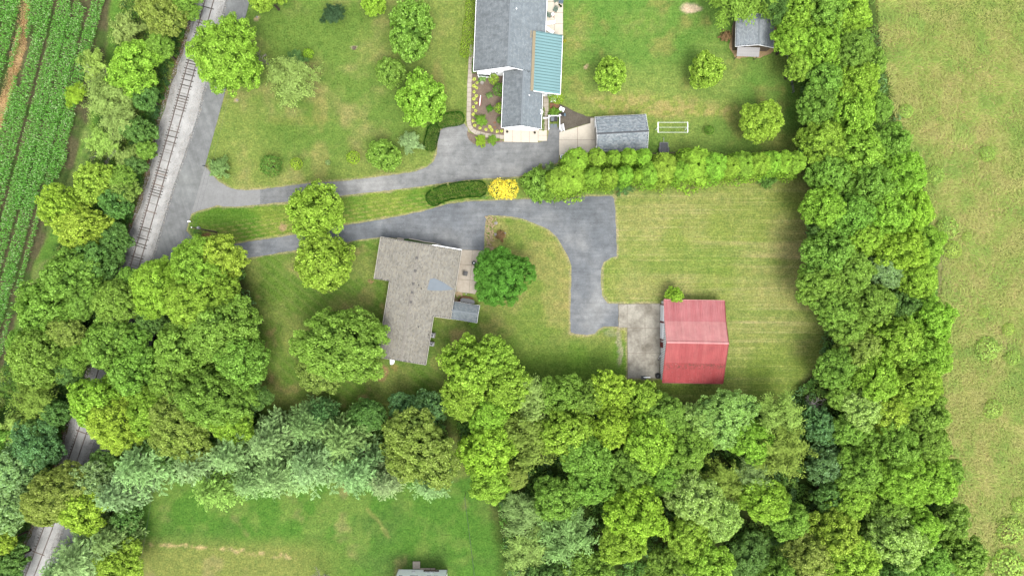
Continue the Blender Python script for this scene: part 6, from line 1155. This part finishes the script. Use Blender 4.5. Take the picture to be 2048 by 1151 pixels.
# meadow shrubs and dead trees
for px, py, r, lab in ((1975, 308, 17, 'pale green weedy bush alone near the top right of the tall grass field'), (1895, 455, 24, 'fresh green weedy bush touching the tree line in the tall grass'), (1905, 500, 20, 'weedy bush just below the one touching the tree line'), (1934, 473, 11, 'small weedy bush right of the pair by the tree line'),
        (1968, 625, 11, 'small bright bush in the middle of the tall grass field'), (1975, 697, 28, 'widest fresh green bush in the tall grass field'), (2016, 658, 14, 'pale bush above right of the widest meadow bush'), (2025, 715, 16, 'bush right of the widest meadow bush'), (1985, 818, 22, 'yellow-green kite-shaped bush in the lower tall grass field'),
        (2038, 1008, 18, 'bush cut by the right edge of the tall grass field'), (2020, 1060, 30, 'lowest broad bush on the right side of the tall grass field'), (2015, 1130, 40, 'broad weedy bush in the bottom right corner'), (1812, 222, 16, 'pale weedy bush at the upper edge of the tree line'), (1870, 350, 20, 'pale low bush below the tree line bend'), (1795, 350, 10, 'tiny pale bush in the grass')):
    tree(px, py, r, .4, 'bush', 'weed', lab, 'bushes in the tall grass field', hz=.5)
def dead(px, py, rpx, h, label, seed):
    r = thing('dead_tree', label, 'tree', px, py); m = dead_mesh(seed, rpx / S, h); o = link('branches', m, r); MB().tube([(0, 0, 0), (0, 0, h * .6)], [.12, .08], 7).obj('trunk', M['deadwood'], r)
dead(238, 312, 38, 4.5, 'bare grey dead tree in the weeds beside the railway', 1); dead(232, 180, 44, 5.5, 'fallen-looking bare grey tree among the shrubs by the corn field', 2); dead(541, 133, 16, 6.5, 'bare grey branches between the walnut and the willow', 3); dead(652, 1150, 34, 3.5, 'bare grey bush at the bottom edge of the south lawn', 4)
dead(1905, 1022, 22, 3, 'bare grey branch sticking out of the woods into the tall grass', 5); dead(1672, 1000, 22, 5, 'bare grey branches in the dark gap of the lower right wood', 6); dead(1610, 800, 26, 6, 'bare grey twigs at the lawn corner of the woodland', 7); dead(582, 185, 12, 5, 'bare grey twigs in the heart of the willow', 8)

# ------------------------------------------------------------------ undergrowth, corn, tall grass (stuff)
def undergrowth(name, label, polys, n, rr, col, seed, leaf=.15, cat='undergrowth', zmax=1.6, avoid=None):
    g = np.random.default_rng(seed); Cs = []; Ns = []; sh = []
    xs0 = min(p[0] for pl in polys for p in pl); xs1 = max(p[0] for pl in polys for p in pl); ys0 = min(p[1] for pl in polys for p in pl); ys1 = max(p[1] for pl in polys for p in pl)
    x = g.uniform(xs0, xs1, n * 6); y = g.uniform(ys0, ys1, n * 6); k = np.zeros(len(x), bool)
    for pl in polys: k |= inpoly(x, y, pl)
    if avoid is not None: k &= avoid(x, y)
    x, y = x[k][:n], y[k][:n]; m = len(x); h = zmax * (.35 + .8 * fbm(x * .03, y * .03, seed)) * g.uniform(.5, 1.1, m); r = rr * g.uniform(.6, 1.3, m); per = 40; idx = np.repeat(np.arange(m), per); d = usph(g, len(idx)); d[:, 2] = np.abs(d[:, 2])
    f = (H - h) / H; X = (x - CX) / S * f; Y = (CY - y) / S * f; C = np.stack([X[idx], Y[idx], h[idx] * .6], -1) + d * (r[idx] * g.uniform(.6, 1.05, len(idx)))[:, None] * np.array([1, 1, .7])
    V, F = quads(C, d + [0, 0, .3], leaf, leaf * .6, g, .5); base = np.array(col)[g.integers(0, len(col), m)] * g.uniform(.75, 1.25, (m, 1)); cc = base[idx] * g.uniform(.7, 1.3, (len(idx), 1))
    o = link(name, np_mesh(name, V, F, M['leaf'], np.repeat(cc, 4, 0))); o.color = (1, 1, 1, 1); tag(o, label, cat, kind='stuff')
WOODS = [[(900, 800), (1240, 775), (1330, 805), (1560, 815), (1650, 740), (1640, 420), (1610, 330), (1600, 120), (1570, 20), (1590, -60), (1740, -60), (1770, 150), (1830, 330), (1870, 500), (1880, 800), (1900, 1000), (1930, 1200), (1020, 1200), (1000, 1000), (940, 960)],
         [(280, 560), (420, 500), (480, 540), (510, 640), (500, 800), (560, 850), (640, 825), (880, 815), (900, 920), (760, 940), (270, 950), (190, 880), (190, 780), (240, 660)], [(80, 930), (200, 940), (250, 1010), (230, 1180), (130, 1180), (160, 1060)]]
STRIP = [(250, -60), (385, -60), (365, 60), (300, 280), (262, 390), (225, 520), (190, 640), (140, 780), (85, 900), (30, 1050), (-10, 1180), (-140, 1180), (-60, 900), (30, 680), (90, 540), (170, 330), (215, 180), (235, 60)]
offrail = lambda x, y: (x < ball_l(y) - 9) | (x > road_r(y) + 8)
undergrowth('woodland_undergrowth', 'dark leafy undergrowth filling the gaps under the woods', WOODS, 5200, .85, [(.08, .17, .035), (.10, .20, .04), (.09, .17, .06), (.13, .22, .045)], 5, .2, zmax=2.6, avoid=offrail)
undergrowth('trackside_weeds', 'tangled weeds and brush between the corn field and the railway', [STRIP], 2600, .65, [(.11, .19, .03), (.07, .14, .025), (.15, .20, .05), (.05, .10, .03)], 6, .15, zmax=1.0, avoid=offrail)
undergrowth('trackside_brush', 'dark green brush lining the west side of the railway', [[(float(ball_l(y)) - a, y) for y, a in ((-60, 44), (100, 46), (250, 48), (400, 46), (560, 50), (700, 50), (900, 44), (1180, 40))] + [(float(ball_l(y)) - 12, y) for y in (1180, 900, 700, 560, 400, 250, 100, -60)]], 1500, .7, [(.05, .115, .025), (.065, .14, .025), (.04, .09, .03)], 8, .16, zmax=1.8, avoid=offrail)
def corn():
    g = np.random.default_rng(9); bound = [(-160, -60), (218, -60), (206, 60), (186, 140), (150, 225), (128, 330), (100, 385), (62, 500), (30, 600), (-5, 740), (-160, 1000)]; gap = [(50, -70), (59, -70), (55, 30), (49, 90), (40, 130), (27, 170), (16, 210), (0, 262), (-40, 330), (-60, 250), (3, 190), (24, 130), (39, 60)]
    rows = []; 
    for k in range(-40, 60):
        off = k * 8.3 + 2.5 * math.sin(k * 1.7) * (k % 4 == 0); y = np.arange(-60, 1000, 2.1); x = 222 + off - 340 + (railx(y) - railx(0)) * .93 + 0 * y; rows.append(np.stack([x + g.normal(0, .5, len(y)), y + g.normal(0, .6, len(y)), np.full(len(y), k)], -1))
    P_ = np.concatenate(rows); x, y = P_[:, 0], P_[:, 1]; nz = fbm(x * .02, y * .008, 3); track = ((P_[:, 2] % 4 == 0) & (vnoise(P_[:, 2] * 3.7, y * .006, 17) > .42))
    k = inpoly(x, y, bound) & ~inpoly(x + (nz - .5) * 14, y, gap) & (nz > .2) & ~track & (g.random(len(x)) > .05); x, y, nz = x[k], y[k], nz[k]; n = len(x); nb = 7
    idx = np.repeat(np.arange(n), nb); m = len(idx); hgt = (1.5 + .5 * nz[idx]) * g.uniform(.85, 1.1, m); X = (x[idx] - CX) / S * (H - 1) / H; Y = (CY - y[idx]) / S * (H - 1) / H; a = g.uniform(0, 6.283, m); a = np.where(g.random(m) < .6, g.choice([.35, 3.5], m) + g.normal(0, .4, m), a)
    L = g.uniform(.14, .36, m); z0 = hgt * g.uniform(.45, 1, m); Vs = []; dx, dy = np.cos(a), np.sin(a)
    for t, dz, ww in ((0, 0, .035), (.55, .12, .06), (1, -.12, .01)):
        Vs.append(np.stack([X + dx * L * t + dy * ww, Y + dy * L * t - dx * ww, z0 + dz], -1)); Vs.append(np.stack([X + dx * L * t - dy * ww, Y + dy * L * t + dx * ww, z0 + dz], -1))
    V = np.stack(Vs, 1).reshape(-1, 3); b = np.arange(m)[:, None] * 6; F = np.concatenate([b + np.array([[0, 1, 3, 2]]), b + np.array([[2, 3, 5, 4]])]); c = np.array([[.085, .225, .035]]) * g.uniform(.55, 1.4, (m, 1)); pale = g.random(m) < .15; c[pale] = np.array([.24, .36, .16])
    o = link('corn_field', np_mesh('corn_field', V, F, M['leaf'], np.repeat(c, 6, 0))); o.color = (1, 1, 1, 1); tag(o, 'green corn growing in slanting rows left of the tree strip', 'corn', kind='stuff')
corn()
def grass(name, label, poly, n, L0, w0, cols, seed, nzs=.03, cat='grass', stand=.35, avoid=None, dirb=None):
    g = np.random.default_rng(seed); xs = [p[0] for p in poly]; yl = [p[1] for p in poly]; x = g.uniform(min(xs), max(xs), n * 2); y = g.uniform(min(yl), max(yl), n * 2); k = inpoly(x, y, poly)
    if avoid is not None: k &= avoid(x, y)
    x, y = x[k][:n], y[k][:n]; n = len(x); a = fbm(x * nzs * .6, y * nzs * .6, seed + 3) * 9 + g.normal(0, .7, n) if dirb is None else dirb + g.normal(0, .6, n); L = L0 * g.uniform(.5, 1.4, n); w_ = w0 * g.uniform(.6, 1.4, n); X = (x - CX) / S; Y = (CY - y) / S; dx, dy = np.cos(a), np.sin(a); Vs = []
    for t, z, ww in ((0, 0, 1), (.45, stand, .8), (1, stand * .8, .15)):
        for s_ in (-1, 1): Vs.append(np.stack([X + dx * L * t + s_ * dy * w_ * ww, Y + dy * L * t - s_ * dx * w_ * ww, np.full(n, z) * L / L0 + .01], -1))
    V = np.stack(Vs, 1).reshape(-1, 3); b = np.arange(n)[:, None] * 6; F = np.concatenate([b + np.array([[0, 1, 3, 2]]), b + np.array([[2, 3, 5, 4]])]); cl = np.array(cols); t = fbm(x * nzs, y * nzs, seed + 7)
    i = np.clip(((t - .25) / .5 * len(cl) + g.normal(0, .8, n)).astype(int), 0, len(cl) - 1); c = cl[i] * g.uniform(.78, 1.25, (n, 1)); o = link(name, np_mesh(name, V, F, M['leaf'], np.repeat(c, 6, 0))); o.color = (1, 1, 1, 1); tag(o, label, cat, kind='stuff')
FIELD = [(1745, -40), (2110, -40), (2110, 1200), (1945, 1200), (1915, 1030), (1890, 900), (1880, 640), (1885, 500), (1840, 340), (1790, 240), (1765, 120)]
grass('tall_grass', 'tall seeding grass leaning in drifts across the field on the right', FIELD, 90000, .7, .04, [(.17, .25, .06), (.20, .265, .065), (.225, .275, .075), (.25, .275, .085), (.275, .275, .10)], 4)
grass('dry_grass', 'dry straw-coloured grass in the washed-out strip of the corn field', [(42, -40), (60, -40), (58, 30), (54, 90), (44, 130), (30, 170), (20, 210), (0, 270), (-20, 240), (0, 190), (18, 130), (34, 60)], 3000, .5, .03, [(.42, .30, .16), (.33, .22, .12), (.26, .24, .1)], 5)
